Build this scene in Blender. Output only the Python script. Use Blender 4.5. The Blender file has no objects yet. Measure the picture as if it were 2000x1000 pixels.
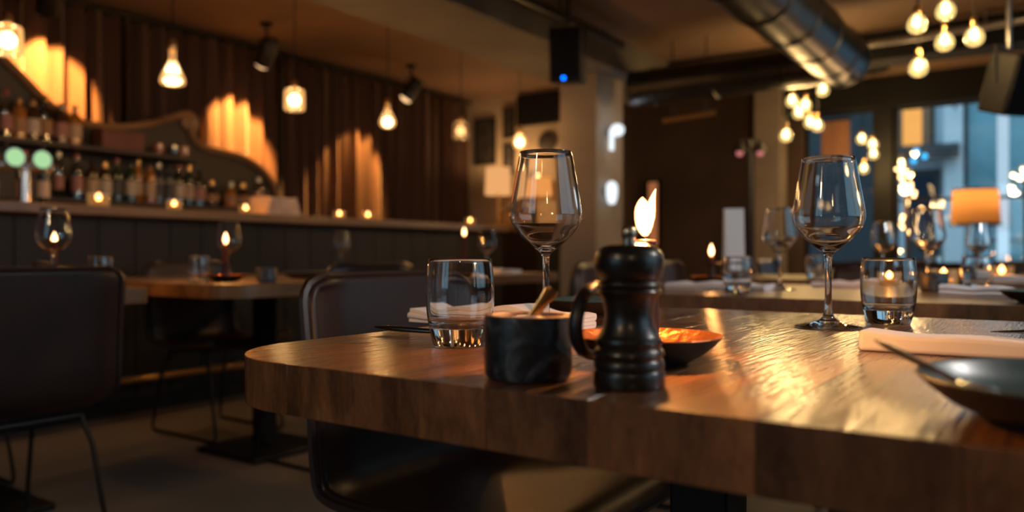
import bpy, bmesh, math, random
from mathutils import Vector, Matrix
random.seed(7)
PI = math.pi
sc = bpy.context.scene
col = sc.collection

# ------------------------------------------------------------------ camera, world, exposure
cam_d = bpy.data.cameras.new('camera'); cam = bpy.data.objects.new('camera', cam_d); col.objects.link(cam)
cam.location = (0, 0, .853); cam.rotation_euler = (PI/2, 0, math.radians(34.75))
cam_d.sensor_width = 36; cam_d.lens = 28.0; cam_d.shift_y = -.0015
cam_d.clip_start = .02; cam_d.clip_end = 200
cam_d.dof.use_dof = True; cam_d.dof.focus_distance = .96; cam_d.dof.aperture_fstop = 3.0
sc.camera = cam
sc.view_settings.view_transform = 'Standard'; sc.view_settings.look = 'None'
sc.view_settings.exposure = 0.0; sc.view_settings.gamma = 1.0
sc.view_settings.use_curve_mapping = False
cy = sc.cycles
cy.use_denoising = True; cy.max_bounces = 14; cy.diffuse_bounces = 3; cy.glossy_bounces = 5
cy.transmission_bounces = 12; cy.transparent_max_bounces = 24
cy.sample_clamp_indirect = 4.0; cy.sample_clamp_direct = 0.0; cy.blur_glossy = .6
cy.use_light_tree = True

wd = bpy.data.worlds.new('world'); sc.world = wd; wd.use_nodes = True
bg = wd.node_tree.nodes['Background']
bg.inputs['Color'].default_value = (.42, .69, .86, 1); bg.inputs['Strength'].default_value = 2.1

def area_portal(name, loc, rot, sx, sy):
    l = bpy.data.lights.new(name, 'AREA'); l.shape = 'RECTANGLE'; l.size = sx; l.size_y = sy
    l.cycles.is_portal = True
    o = bpy.data.objects.new(name, l); col.objects.link(o); o.location = loc; o.rotation_euler = rot
area_portal('portal_right', (2.55, 2.6, 1.65), (0, PI/2, 0), 1.7, 4.4)
area_portal('portal_back', (-1.3, -2.15, 1.65), (PI/2, 0, 0), 1.4, 1.7)
area_portal('portal_far', (-.3, 9.35, 1.6), (-PI/2, 0, 0), 2.6, 1.8)

WARM = (1.0, .56, .22)
AMBER = (1.0, .40, .10)

# ------------------------------------------------------------------ materials
def new_mat(name):
    m = bpy.data.materials.new(name); m.use_nodes = True
    nt = m.node_tree; nt.nodes.clear()
    out = nt.nodes.new('ShaderNodeOutputMaterial')
    return m, nt, out
def N(nt, t, **kw):
    n = nt.nodes.new(t)
    for k, v in kw.items(): setattr(n, k, v)
    return n
def pbr(name, color, rough=.5, metal=0, coat=0, bump=None, var=0, varscale=6, color2=None, sheen=0, spec=.5, stretch=(1, 1, 1), coat_rough=.1, rnd=0):
    """plain surface with a little procedural colour variation and fine relief"""
    m, nt, out = new_mat(name)
    p = N(nt, 'ShaderNodeBsdfPrincipled'); nt.links.new(p.outputs[0], out.inputs[0])
    p.inputs['Base Color'].default_value = (*color, 1); p.inputs['Roughness'].default_value = rough
    p.inputs['Metallic'].default_value = metal; p.inputs['Coat Weight'].default_value = coat
    p.inputs['Coat Roughness'].default_value = coat_rough
    p.inputs['Sheen Weight'].default_value = sheen; p.inputs['Specular IOR Level'].default_value = spec
    tc = N(nt, 'ShaderNodeTexCoord'); mp = N(nt, 'ShaderNodeMapping'); mp.inputs['Scale'].default_value = stretch
    nt.links.new(tc.outputs['Object'], mp.inputs[0])
    src = mp.outputs[0]
    if rnd:
        oi = N(nt, 'ShaderNodeObjectInfo'); ad = N(nt, 'ShaderNodeVectorMath', operation='ADD')
        sc_ = N(nt, 'ShaderNodeMath', operation='MULTIPLY'); sc_.inputs[1].default_value = 37.0
        nt.links.new(oi.outputs['Random'], sc_.inputs[0]); nt.links.new(src, ad.inputs[0]); nt.links.new(sc_.outputs[0], ad.inputs[1]); src = ad.outputs[0]
    if var:
        nz = N(nt, 'ShaderNodeTexNoise'); nz.inputs['Scale'].default_value = varscale; nz.inputs['Detail'].default_value = 5
        nt.links.new(src, nz.inputs['Vector'])
        cr = N(nt, 'ShaderNodeValToRGB'); cr.color_ramp.elements[0].position = .32; cr.color_ramp.elements[1].position = .68
        c2 = color2 or tuple(c*(1-var) for c in color)
        cr.color_ramp.elements[0].color = (*c2, 1); cr.color_ramp.elements[1].color = (*color, 1)
        nt.links.new(nz.outputs['Fac'], cr.inputs[0])
        csrc = cr.outputs[0]
        if rnd:
            hs = N(nt, 'ShaderNodeHueSaturation'); mr = N(nt, 'ShaderNodeMapRange')
            mr.inputs['To Min'].default_value = 1-rnd; mr.inputs['To Max'].default_value = 1+rnd
            nt.links.new(oi.outputs['Random'], mr.inputs[0]); nt.links.new(mr.outputs[0], hs.inputs['Value']); nt.links.new(csrc, hs.inputs['Color']); csrc = hs.outputs[0]
        nt.links.new(csrc, p.inputs['Base Color'])
    if bump:
        bz = N(nt, 'ShaderNodeTexNoise'); bz.inputs['Scale'].default_value = bump[0]; bz.inputs['Detail'].default_value = 4
        nt.links.new(src, bz.inputs['Vector'])
        b = N(nt, 'ShaderNodeBump'); b.inputs['Strength'].default_value = bump[1]; b.inputs['Distance'].default_value = bump[2]
        nt.links.new(bz.outputs['Fac'], b.inputs['Height']); nt.links.new(b.outputs[0], p.inputs['Normal'])
        if coat: nt.links.new(b.outputs[0], p.inputs['Coat Normal'])
    return m
def emit(name, color, strength, transparent=False, edge=None):
    m, nt, out = new_mat(name)
    e = N(nt, 'ShaderNodeEmission'); e.inputs[0].default_value = (*color, 1); e.inputs[1].default_value = strength
    if edge:
        lw = N(nt, 'ShaderNodeLayerWeight'); lw.inputs[0].default_value = .62
        mx = N(nt, 'ShaderNodeMix', data_type='RGBA'); mx.inputs['A'].default_value = (*color, 1); mx.inputs['B'].default_value = (*edge, 1)
        nt.links.new(lw.outputs['Facing'], mx.inputs['Factor']); nt.links.new(mx.outputs['Result'], e.inputs[0])
    if transparent:
        t = N(nt, 'ShaderNodeBsdfTransparent'); a = N(nt, 'ShaderNodeAddShader')
        nt.links.new(e.outputs[0], a.inputs[0]); nt.links.new(t.outputs[0], a.inputs[1]); nt.links.new(a.outputs[0], out.inputs[0])
    else: nt.links.new(e.outputs[0], out.inputs[0])
    return m
def glass(name, color=(1, 1, 1), ior=1.5, rough=0.0):
    m, nt, out = new_mat(name)
    g = N(nt, 'ShaderNodeBsdfGlass'); g.inputs['Color'].default_value = (*color, 1); g.inputs['IOR'].default_value = ior; g.inputs['Roughness'].default_value = rough
    nt.links.new(g.outputs[0], out.inputs[0]); return m
def thin_glass(name, tint=(1, 1, 1), glow=None, refl=.12):
    """single thin pane or shell: lets light straight through, mirrors a little more towards its edges"""
    m, nt, out = new_mat(name)
    t = N(nt, 'ShaderNodeBsdfTransparent'); t.inputs[0].default_value = (*tint, 1)
    g = N(nt, 'ShaderNodeBsdfGlossy'); g.inputs['Roughness'].default_value = .02
    fr = N(nt, 'ShaderNodeFresnel'); fr.inputs[0].default_value = 1.45
    mu = N(nt, 'ShaderNodeMath', operation='MULTIPLY_ADD'); mu.inputs[1].default_value = 1.3; mu.inputs[2].default_value = refl*.2; mu.use_clamp = True
    mx = N(nt, 'ShaderNodeMixShader')
    nt.links.new(fr.outputs[0], mu.inputs[0]); nt.links.new(mu.outputs[0], mx.inputs[0])
    nt.links.new(t.outputs[0], mx.inputs[1]); nt.links.new(g.outputs[0], mx.inputs[2])
    last = mx.outputs[0]
    if glow:
        e = N(nt, 'ShaderNodeEmission'); e.inputs[0].default_value = (*glow[0], 1); e.inputs[1].default_value = glow[1]
        a = N(nt, 'ShaderNodeAddShader'); nt.links.new(last, a.inputs[0]); nt.links.new(e.outputs[0], a.inputs[1]); last = a.outputs[0]
    nt.links.new(last, out.inputs[0]); return m
def wood(name, dark, light, rough=.3, coat=.5, grain=1.0, rnd=.25, axis='Y', bump=.5, fine=(210, .08, .0011), coat_rough=.13):
    m, nt, out = new_mat(name)
    p = N(nt, 'ShaderNodeBsdfPrincipled'); nt.links.new(p.outputs[0], out.inputs[0])
    p.inputs['Coat Weight'].default_value = coat; p.inputs['Coat Roughness'].default_value = coat_rough
    tc = N(nt, 'ShaderNodeTexCoord'); oi = N(nt, 'ShaderNodeObjectInfo')
    mu = N(nt, 'ShaderNodeMath', operation='MULTIPLY'); mu.inputs[1].default_value = 23.0
    ad = N(nt, 'ShaderNodeVectorMath', operation='ADD')
    nt.links.new(oi.outputs['Random'], mu.inputs[0]); nt.links.new(tc.outputs['Object'], ad.inputs[0]); nt.links.new(mu.outputs[0], ad.inputs[1])
    def stretched(s, q=.08):
        mp = N(nt, 'ShaderNodeMapping')
        mp.inputs['Scale'].default_value = {'Y': (s, s*q, s*.3), 'X': (s*q, s, s), 'Z': (s, s, s*q)}[axis]
        nt.links.new(ad.outputs[0], mp.inputs[0]); return mp.outputs[0]
    n1 = N(nt, 'ShaderNodeTexNoise'); n1.inputs['Scale'].default_value = 1; n1.inputs['Detail'].default_value = 6; n1.inputs['Distortion'].default_value = .8
    nt.links.new(stretched(22*grain), n1.inputs['Vector'])
    n2 = N(nt, 'ShaderNodeTexNoise'); n2.inputs['Scale'].default_value = 1; n2.inputs['Detail'].default_value = 3
    nt.links.new(stretched(fine[0]*grain, fine[1]), n2.inputs['Vector'])
    cr = N(nt, 'ShaderNodeValToRGB'); cr.color_ramp.elements[0].position = .3; cr.color_ramp.elements[1].position = .7
    cr.color_ramp.elements[0].color = (*dark, 1); cr.color_ramp.elements[1].color = (*light, 1)
    mixf = N(nt, 'ShaderNodeMath', operation='MULTIPLY_ADD'); mixf.inputs[1].default_value = .35
    nt.links.new(n2.outputs['Fac'], mixf.inputs[0])
    sub = N(nt, 'ShaderNodeMath', operation='MULTIPLY_ADD'); sub.inputs[1].default_value = 1.0; sub.inputs[2].default_value = -.175
    nt.links.new(n1.outputs['Fac'], sub.inputs[0]); nt.links.new(sub.outputs[0], mixf.inputs[2])
    nt.links.new(mixf.outputs[0], cr.inputs[0])
    hs = N(nt, 'ShaderNodeHueSaturation'); mr = N(nt, 'ShaderNodeMapRange'); mr.inputs['To Min'].default_value = 1-rnd; mr.inputs['To Max'].default_value = 1+rnd
    nt.links.new(oi.outputs['Random'], mr.inputs[0]); nt.links.new(mr.outputs[0], hs.inputs['Value']); nt.links.new(cr.outputs[0], hs.inputs['Color'])
    nt.links.new(hs.outputs[0], p.inputs['Base Color'])
    rr = N(nt, 'ShaderNodeMapRange'); rr.inputs['To Min'].default_value = rough*.8; rr.inputs['To Max'].default_value = rough*1.3
    nt.links.new(n1.outputs['Fac'], rr.inputs[0]); nt.links.new(rr.outputs[0], p.inputs['Roughness'])
    b1 = N(nt, 'ShaderNodeBump'); b1.inputs['Strength'].default_value = bump; b1.inputs['Distance'].default_value = .0005
    nt.links.new(n1.outputs['Fac'], b1.inputs['Height'])
    b2 = N(nt, 'ShaderNodeBump'); b2.inputs['Strength'].default_value = bump; b2.inputs['Distance'].default_value = fine[2]
    nt.links.new(n2.outputs['Fac'], b2.inputs['Height']); nt.links.new(b1.outputs[0], b2.inputs['Normal'])
    nt.links.new(b2.outputs[0], p.inputs['Normal']); nt.links.new(b2.outputs[0], p.inputs['Coat Normal'])
    return m

M = {}
M['table'] = wood('oak_lacquer', (.066, .025, .009), (.27, .112, .038), rough=.34, coat=.9, rnd=.36, bump=1.0, fine=(270, .06, .0013), coat_rough=.12)
M['table_far'] = wood('oak_lacquer_plain', (.10, .045, .016), (.24, .12, .048), rough=.34, coat=.4, rnd=.15, bump=.4)
M['bar_top'] = wood('bar_top_wood', (.16, .075, .035), (.36, .2, .1), rough=.4, coat=.3, rnd=.1, bump=.3)
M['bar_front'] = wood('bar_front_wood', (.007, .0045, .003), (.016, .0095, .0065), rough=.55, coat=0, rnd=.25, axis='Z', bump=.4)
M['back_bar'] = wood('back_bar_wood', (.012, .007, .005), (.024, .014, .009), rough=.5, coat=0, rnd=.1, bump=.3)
M['moulding'] = wood('moulding_wood', (.16, .085, .04), (.3, .17, .085), rough=.42, coat=.2, rnd=.05, bump=.3)
M['leather'] = pbr('leather', (.024, .0095, .008), rough=.44, coat=.1, coat_rough=.25, var=.4, varscale=9, bump=(240, .35, .0008), spec=.4)
M['piping'] = pbr('leather_piping', (.026, .011, .008), rough=.42, coat=.1, bump=(300, .3, .0005))
M['thread'] = pbr('thread', (.5, .42, .36), rough=.8)
M['black_metal'] = pbr('black_metal', (.012, .012, .013), rough=.42, metal=.3, bump=(180, .15, .0003))
M['black_plastic'] = pbr('black_plastic', (.006, .006, .007), rough=.6, spec=.25, bump=(300, .3, .0005))
M['grille'] = pbr('speaker_grille', (.005, .005, .006), rough=.75, spec=.15, bump=(600, .8, .001))
M['steel'] = pbr('steel', (.55, .56, .58), rough=.24, metal=1, bump=(90, .05, .0002))
M['dark_steel'] = pbr('dark_steel', (.16, .16, .165), rough=.25, metal=1, bump=(120, .08, .0002))
M['duct'] = pbr('duct_metal', (.055, .053, .052), rough=.36, metal=.75, var=.3, varscale=4, bump=(5, .2, .01))
M['pipe'] = pbr('galvanised_pipe', (.5, .5, .5), rough=.3, metal=1, var=.2, varscale=9)
M['brass'] = pbr('brass', (.62, .38, .16), rough=.28, metal=1, bump=(80, .06, .0002))
M['mill'] = pbr('mill_wood', (.012, .009, .008), rough=.36, coat=.25, coat_rough=.16, var=.4, varscale=14, bump=(60, .25, .0006), stretch=(1, 1, .3))
M['knob_metal'] = pbr('mill_knob_metal', (.45, .42, .36), rough=.32, metal=1)
M['enamel'] = pbr('black_enamel', (.012, .011, .012), rough=.42, bump=(70, .25, .0006))
M['copper'] = pbr('copper', (.75, .27, .11), rough=.36, metal=1, var=.45, varscale=30, bump=(130, .9, .0022))
M['wax'] = pbr('candle_wax', (.10, .018, .012), rough=.45, bump=(40, .2, .0006))
M['wax_pale'] = pbr('candle_wax_pale', (.55, .38, .24), rough=.5)
M['wick'] = pbr('wick', (.01, .008, .007), rough=.9)
M['napkin'] = pbr('napkin_cotton', (.76, .75, .79), rough=.85, sheen=.3, var=.06, varscale=15, bump=(420, .35, .0006))
M['plate'] = pbr('plate_glaze', (.06, .12, .115), rough=.4, coat=.35, coat_rough=.26, var=.5, varscale=13, color2=(.03, .035, .036), bump=(16, .25, .002))
M['plate_foot'] = pbr('plate_unglazed', (.03, .017, .014), rough=.6, var=.3, varscale=20, bump=(120, .3, .0006))
M['salt'] = pbr('salt', (.8, .78, .76), rough=.7, bump=(500, .9, .002))
M['glass'] = glass('clear_glass')
M['thin'] = thin_glass('thin_glass')
M['pane'] = thin_glass('window_glass', (.92, .96, .97), refl=.3)
M['bulb_glass'] = thin_glass('bulb_glass', (1, .93, .75), glow=((1, .72, .28), .30))
M['shade_glass'] = thin_glass('shade_glass', (1, .9, .74), glow=((1, .5, .17), .28))
M['shade_dim'] = thin_glass('shade_glass_dim', (1, .9, .74), glow=((1, .5, .17), .06))
M['filament'] = emit('filament', (1, .74, .42), 9)
M['bulb_hot'] = emit('bulb_hot', (1, .72, .40), 9)
M['flame'] = emit('flame', (1, .72, .36), 3.6, transparent=True, edge=(.9, .20, .01))
M['tealight_glow'] = emit('tealight_glow', (1, .46, .10), 2.2, transparent=True)
M['fairy'] = emit('fairy_light', (1, .60, .24), 7)
M['led_blue'] = emit('led_blue', (.0, .12, 1.0), 6)
M['lens'] = emit('spot_lens', (1, .58, .26), 1.6)
M['tap_badge'] = emit('tap_badge', (.5, .85, .42), .85)
M['blob'] = emit('blob_glow', (.86, .95, 1.0), 1.3)
M['panel_glow'] = emit('panel_glow', (1, .33, .13), .35)
M['cream_glow'] = emit('cream_shade_glow', (1, .47, .17), .85)
M['orange_glow'] = emit('orange_shade_glow', (1, .38, .09), .95)
M['pink_glow'] = emit('pink_bulb', (1, .3, .28), .6)
M['curtain'] = pbr('curtain_velvet', (.078, .032, .018), rough=.85, sheen=.25, var=.35, varscale=3, bump=(260, .4, .001), stretch=(1, 1, .25))
M['ceiling'] = pbr('ceiling_plaster', (.22, .13, .08), rough=.8, var=.35, varscale=1.1, color2=(.15, .095, .06), bump=(18, .25, .004))
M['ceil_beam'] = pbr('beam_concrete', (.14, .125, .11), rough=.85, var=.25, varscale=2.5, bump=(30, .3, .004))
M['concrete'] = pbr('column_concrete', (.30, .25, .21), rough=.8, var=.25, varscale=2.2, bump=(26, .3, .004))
M['cream_wall'] = pbr('cream_wall_paint', (.42, .33, .24), rough=.8, var=.12, varscale=2, bump=(60, .2, .002))
M['dark_wall'] = pbr('dark_wall_paint', (.085, .052, .037), rough=.75, var=.35, varscale=1.6, bump=(40, .2, .002))
M['black_wall'] = pbr('black_wall_paint', (.009, .009, .009), rough=.75, var=.2, varscale=2, spec=.2)
M['floor'] = pbr('floor_concrete', (.25, .20, .165), rough=.5, var=.4, varscale=1.3, color2=(.17, .14, .118), bump=(14, .2, .003))
M['frame_black'] = pbr('window_frame_black', (.007, .007, .008), rough=.5, spec=.25)
M['facade'] = pbr('facade_plaster', (.62, .72, .80), rough=.85, var=.12, varscale=.8, bump=(12, .3, .01))
M['teal_glass'] = pbr('teal_shop_glass', (.16, .36, .44), rough=.25, coat=.5, var=.3, varscale=1.2)
M['facade_pale2'] = pbr('pillar_plaster', (.72, .73, .76), rough=.85, var=.1, varscale=2)
M['facade_dark'] = pbr('facade_dark', (.035, .042, .05), rough=.8, var=.2, varscale=1)
M['street'] = pbr('street_asphalt', (.12, .13, .14), rough=.8, var=.3, varscale=2, bump=(60, .5, .004))
M['white_paint'] = pbr('white_paint', (.8, .82, .84), rough=.5)
M['shop_glow'] = emit('shop_window_glow', (1, .44, .11), 1.35)
M['cyan_glow'] = emit('cyan_glow', (.05, .5, 1.0), 2.4)
M['pole_glow'] = emit('pole_glow', (.62, .82, 1.0), 1.0)
M['white_glow'] = emit('street_lamp_glow', (1, .8, .6), 1.6)
M['blind'] = pbr('brown_blind', (.30, .14, .07), rough=.75, var=.3, varscale=5, stretch=(6, 1, .3))
M['picture'] = pbr('picture_print', (.05, .04, .038), rough=.6, var=.5, varscale=7, color2=(.016, .014, .014))
M['towel'] = pbr('towel_cotton', (.62, .46, .36), rough=.9, sheen=.3, bump=(200, .5, .001))
M['bark'] = pbr('bark', (.06, .04, .03), rough=.85, bump=(60, .5, .003))
M['pot'] = pbr('pot_clay', (.08, .06, .05), rough=.7, var=.2)
M['box_red'] = pbr('box_card', (.13, .045, .035), rough=.7, var=.2)
def bottle_glass(name, c, rough=.12):
    return pbr(name, c, rough=rough, coat=.7, coat_rough=.05, var=.2, varscale=9)
M['b_green'] = bottle_glass('bottle_green', (.012, .03, .016)); M['b_brown'] = bottle_glass('bottle_brown', (.05, .022, .01))
M['b_clear'] = thin_glass('bottle_clear', (.75, .72, .68), refl=.5); M['b_amber'] = bottle_glass('bottle_amber', (.32, .12, .025))
M['b_blue'] = bottle_glass('bottle_blue', (.02, .035, .06))
M['l_cream'] = pbr('label_cream', (.40, .29, .20), rough=.7, var=.15); M['l_white'] = pbr('label_white', (.45, .38, .32), rough=.7, var=.15)
M['l_tan'] = pbr('label_tan', (.32, .17, .08), rough=.7, var=.2); M['l_dark'] = pbr('label_dark', (.05, .05, .06), rough=.6, var=.3)
M['l_rose'] = pbr('label_rose', (.32, .15, .13), rough=.7, var=.2); M['cap_red'] = pbr('cap_red', (.22, .05, .04), rough=.4)

# ------------------------------------------------------------------ mesh helpers
def mesh_obj(name, verts, faces, mat, parent=None, smooth=40, bevel=0, recalc=True, loc=None):
    me = bpy.data.meshes.new(name); me.from_pydata([tuple(v) for v in verts], [], faces); me.update()
    if recalc:
        bm = bmesh.new(); bm.from_mesh(me); bmesh.ops.recalc_face_normals(bm, faces=bm.faces); bm.to_mesh(me); bm.free()
    if mat is not None: me.materials.append(mat)
    if smooth:
        me.shade_smooth(); me.set_sharp_from_angle(angle=math.radians(smooth))
    o = bpy.data.objects.new(name, me); col.objects.link(o)
    if parent is not None: o.parent = parent
    if loc is not None: o.location = loc
    if bevel:
        b = o.modifiers.new('bevel', 'BEVEL'); b.width = bevel; b.segments = 2; b.limit_method = 'ANGLE'; b.angle_limit = math.radians(40)
    return o
class MB:
    def __init__(s): s.v = []; s.f = []
    def add(s, verts, faces):
        n = len(s.v); s.v += [Vector(v) for v in verts]; s.f += [tuple(i+n for i in f) for f in faces]; return s
    def box(s, c, d, rz=0, M4=None):
        x, y, z = d[0]/2, d[1]/2, d[2]/2
        vs = [Vector(p) for p in ((-x,-y,-z),(x,-y,-z),(x,y,-z),(-x,y,-z),(-x,-y,z),(x,-y,z),(x,y,z),(-x,y,z))]
        R = M4 if M4 is not None else Matrix.Rotation(rz, 3, 'Z')
        return s.add([R @ v + Vector(c) for v in vs], [(3,2,1,0),(4,5,6,7),(0,1,5,4),(1,2,6,5),(2,3,7,6),(3,0,4,7)])
    def lathe(s, prof, n=32, c=(0,0,0), rfun=None, M3=None):
        rings = []; vs = []
        c = Vector(c)
        for (r, z) in prof:
            if r < 1e-6:
                rings.append([len(vs)]); vs.append(Vector((0, 0, z)))
            else:
                rings.append(list(range(len(vs), len(vs)+n)))
                for k in range(n):
                    a = 2*PI*k/n; rr = r*(rfun(k, z) if rfun else 1)
                    vs.append(Vector((rr*math.cos(a), rr*math.sin(a), z)))
        fs = []
        for A, B in zip(rings, rings[1:]):
            if len(A) == 1 and len(B) == 1: continue
            for k in range(n):
                k2 = (k+1) % n
                if len(A) == 1: fs.append((A[0], B[k2], B[k]))
                elif len(B) == 1: fs.append((A[k], A[k2], B[0]))
                else: fs.append((A[k], A[k2], B[k2], B[k]))
        if M3 is not None: vs = [M3 @ v for v in vs]
        return s.add([v + c for v in vs], fs)
    def tube(s, pts, r, n=10, closed=False, rs=None, flat=1.0, up=None):
        pts = [Vector(p) for p in pts]; m = len(pts)
        T = []
        for i in range(m):
            a = pts[(i-1) % m] if (closed or i > 0) else pts[i]; b = pts[(i+1) % m] if (closed or i < m-1) else pts[i]
            T.append((b-a).normalized())
        u = Vector(up) if up else (Vector((0, 0, 1)) if abs(T[0].z) < .9 else Vector((1, 0, 0)))
        vs = []
        for i in range(m):
            u = (u - T[i]*u.dot(T[i])).normalized(); w = T[i].cross(u)
            rr = rs[i] if rs else r
            for k in range(n):
                a = 2*PI*k/n; vs.append(pts[i] + u*(rr*flat*math.sin(a)) + w*(rr*math.cos(a)))
        fs = []
        for i in range(m if closed else m-1):
            j = (i+1) % m
            for k in range(n):
                k2 = (k+1) % n; fs.append((i*n+k, i*n+k2, j*n+k2, j*n+k))
        if not closed:
            fs.append(tuple(reversed(range(n)))); fs.append(tuple(range((m-1)*n, m*n)))
        return s.add(vs, fs)
    def sphere(s, c, r, n=16, m=10, sq=1.0):
        prof = [(r*math.sin(PI*i/m), -r*sq*math.cos(PI*i/m)) for i in range(m+1)]
        prof[0] = (0, -r*sq); prof[-1] = (0, r*sq)
        return s.lathe(prof, n, c)
    def prism(s, poly, h0, h1, plane='XY'):
        k = len(poly)
        def P(a, b, h): return {'XY': (a, b, h), 'YZ': (h, a, b), 'XZ': (a, h, b)}[plane]
        vs = [P(a, b, h0) for a, b in poly] + [P(a, b, h1) for a, b in poly]
        fs = [tuple(reversed(range(k))), tuple(range(k, 2*k))] + [(i, (i+1) % k, k+(i+1) % k, k+i) for i in range(k)]
        return s.add(vs, fs)
    def loft(s, secs, n=10):
        """secs: (centre, side vector scaled by half width, up vector scaled by half thickness)"""
        vs = []
        for c, a, b in secs:
            for k in range(n):
                t = 2*PI*k/n; vs.append(Vector(c) + Vector(a)*math.cos(t) + Vector(b)*math.sin(t))
        fs = [tuple(reversed(range(n)))] + [tuple(range((len(secs)-1)*n, len(secs)*n))]
        for i in range(len(secs)-1):
            for k in range(n):
                k2 = (k+1) % n; fs.append((i*n+k, i*n+k2, (i+1)*n+k2, (i+1)*n+k))
        return s.add(vs, fs)
    def obj(s, name, mat, parent=None, **kw): return mesh_obj(name, s.v, s.f, mat, parent, **kw)
def spline(pts, k=6):
    P = [Vector(p) for p in pts]; P = [P[0]*2-P[1]] + P + [P[-1]*2-P[-2]]; out = []
    for i in range(1, len(P)-2):
        for j in range(k):
            t = j/k
            out.append(.5*((2*P[i]) + (P[i+1]-P[i-1])*t + (2*P[i-1]-5*P[i]+4*P[i+1]-P[i+2])*t*t + (3*P[i]-P[i-1]-3*P[i+1]+P[i+2])*t**3))
    out.append(P[-2]); return out
def sp2(pts, k=6): return [(max(0, v.x), v.y) for v in spline([(a, b, 0) for a, b in pts], k)]
def tag(o, label, cat, group=None, kind=None):
    if label: o['label'] = label
    if cat: o['category'] = cat
    if group: o['group'] = group
    if kind: o['kind'] = kind
    return o
def thing(name, label, cat, loc=(0, 0, 0), rz=0, group=None):
    o = bpy.data.objects.new(name, None); col.objects.link(o); o.location = loc; o.rotation_euler = (0, 0, rz); o.empty_display_size = .05
    return tag(o, label, cat, group)
def struct(o): o['kind'] = 'structure'; return o
def sbox(name, lo, hi, mat, parent=None):
    c = [(a+b)/2 for a, b in zip(lo, hi)]; d = [b-a for a, b in zip(lo, hi)]
    o = MB().box((0, 0, 0), d).obj(name, mat, parent, smooth=0, loc=c)
    return struct(o)
def pbox(name, c, d, mat, parent, bevel=0, rz=0): return MB().box(c, d, rz).obj(name, mat, parent, smooth=0 if not bevel else 40, bevel=bevel)
def kids(o): return [c for c in bpy.data.objects if c.parent == o]
KID = {}
def dup(root, loc, rz=None, label=None, group=None):
    if root not in KID: KID[root] = [(c, kids(c)) for c in kids(root)]
    r = root.copy(); col.objects.link(r); r.location = loc
    if rz is not None: r.rotation_euler = (0, 0, rz)
    if label: r['label'] = label
    if group: r['group'] = group
    for ch, gr in KID[root]:
        c = ch.copy(); col.objects.link(c); c.parent = r
        for g in gr:
            d = g.copy(); col.objects.link(d); d.parent = c
    return r
def point(parent, loc, watts, color=WARM, r=.02, name='lamp_light'):
    l = bpy.data.lights.new(name, 'POINT'); l.energy = watts; l.color = color; l.shadow_soft_size = r
    o = bpy.data.objects.new(name, l); col.objects.link(o); o.parent = parent; o.location = loc; return o

# ------------------------------------------------------------------ room shell
CH = 2.74
XL, XR, YB, YF = -6.1, 2.6, -2.2, 9.4
sbox('floor', (XL-.1, YB-.1, -.1), (XR+.1, YF+.1, 0), M['floor'])
sbox('ceiling', (XL-.1, YB-.1, CH), (XR+.1, YF+.1, CH+.15), M['ceiling'])
sbox('wall_left', (XL-.1, YB, 0), (XL, YF, CH), M['dark_wall'])
sbox('wall_end', (XL, 7.7, 0), (-4.55, 7.8, CH), M['cream_wall'])
sbox('wall_return', (-4.65, 7.8, 0), (-4.55, YF, CH), M['dark_wall'])
sbox('wall_far_left', (-4.55, YF, 0), (-2.45, YF+.15, CH), M['dark_wall'])
sbox('wall_far_top', (-2.45, YF, 2.46), (XR, YF+.15, CH), M['black_wall'])
sbox('wall_far_sill', (-2.45, YF, 0), (XR, YF+.15, .72), M['black_wall'])
sbox('wall_far_right', (1.05, YF, .72), (XR, YF+.15, 2.46), M['black_wall'])
sbox('trim_1', (-2.62, 9.16, 2.42), (XR, 9.40, CH), M['black_wall'])
# right wall with long window, back wall with window (both behind or beside the camera)
sbox('wall_right_low', (XR, YB, 0), (XR+.12, YF, .8), M['dark_wall'])
sbox('wall_right_top', (XR, YB, 2.5), (XR+.12, YF, CH), M['dark_wall'])
sbox('wall_right_near', (XR, YB, .8), (XR+.12, .4, 2.5), M['dark_wall'])
sbox('wall_right_far', (XR, 4.8, .8), (XR+.12, YF, 2.5), M['dark_wall'])
sbox('wall_back_low', (XL, YB-.12, 0), (XR, YB, .8), M['dark_wall'])
sbox('wall_back_top', (XL, YB-.12, 2.5), (XR, YB, CH), M['dark_wall'])
sbox('wall_back_left', (XL, YB-.12, .8), (-2.0, YB, 2.5), M['dark_wall'])
sbox('wall_back_right', (-.6, YB-.12, .8), (XR, YB, 2.5), M['dark_wall'])
def window(n, axis, p, a0, a1, z0, z1, mull):
    w = bpy.data.objects.new('window_%d' % n, None); col.objects.link(w); struct(w)
    def bx(a, b, za, zb, name='window_frame', t=.06, mat=None):
        mat = mat or M['frame_black']
        lo, hi = ((a, p-t/2, za), (b, p+t/2, zb)) if axis == 'X' else ((p-t/2, a, za), (p+t/2, b, zb))
        MB().box([(i+j)/2 for i, j in zip(lo, hi)], [j-i for i, j in zip(lo, hi)]).obj(name, mat, w, smooth=0)
    bx(a0, a1, z0, z0+.05); bx(a0, a1, z1-.05, z1); bx(a0, a0+.05, z0+.05, z1-.05); bx(a1-.05, a1, z0+.05, z1-.05)
    for a in mull: bx(a-.025, a+.025, z0+.05, z1-.05, 'mullion')
    es = [a0+.05] + sorted(mull) + [a1-.05]
    for i in range(len(es)-1):
        bx(es[i]+(.025 if i else 0), es[i+1]-(.025 if i < len(es)-2 else 0), z0+.05, z1-.05, 'pane', .006, M['pane'])
    return w, bx
w1, _ = window(1, 'X', 9.45, -2.45, -1.67, .72, 2.46, [])
w2, bx2 = window(2, 'X', 9.45, -1.52, 1.05, .72, 2.46, [-.18])
bx2(-1.47, -.205, 1.42, 1.45, 'glazing_bar', .05)
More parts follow.
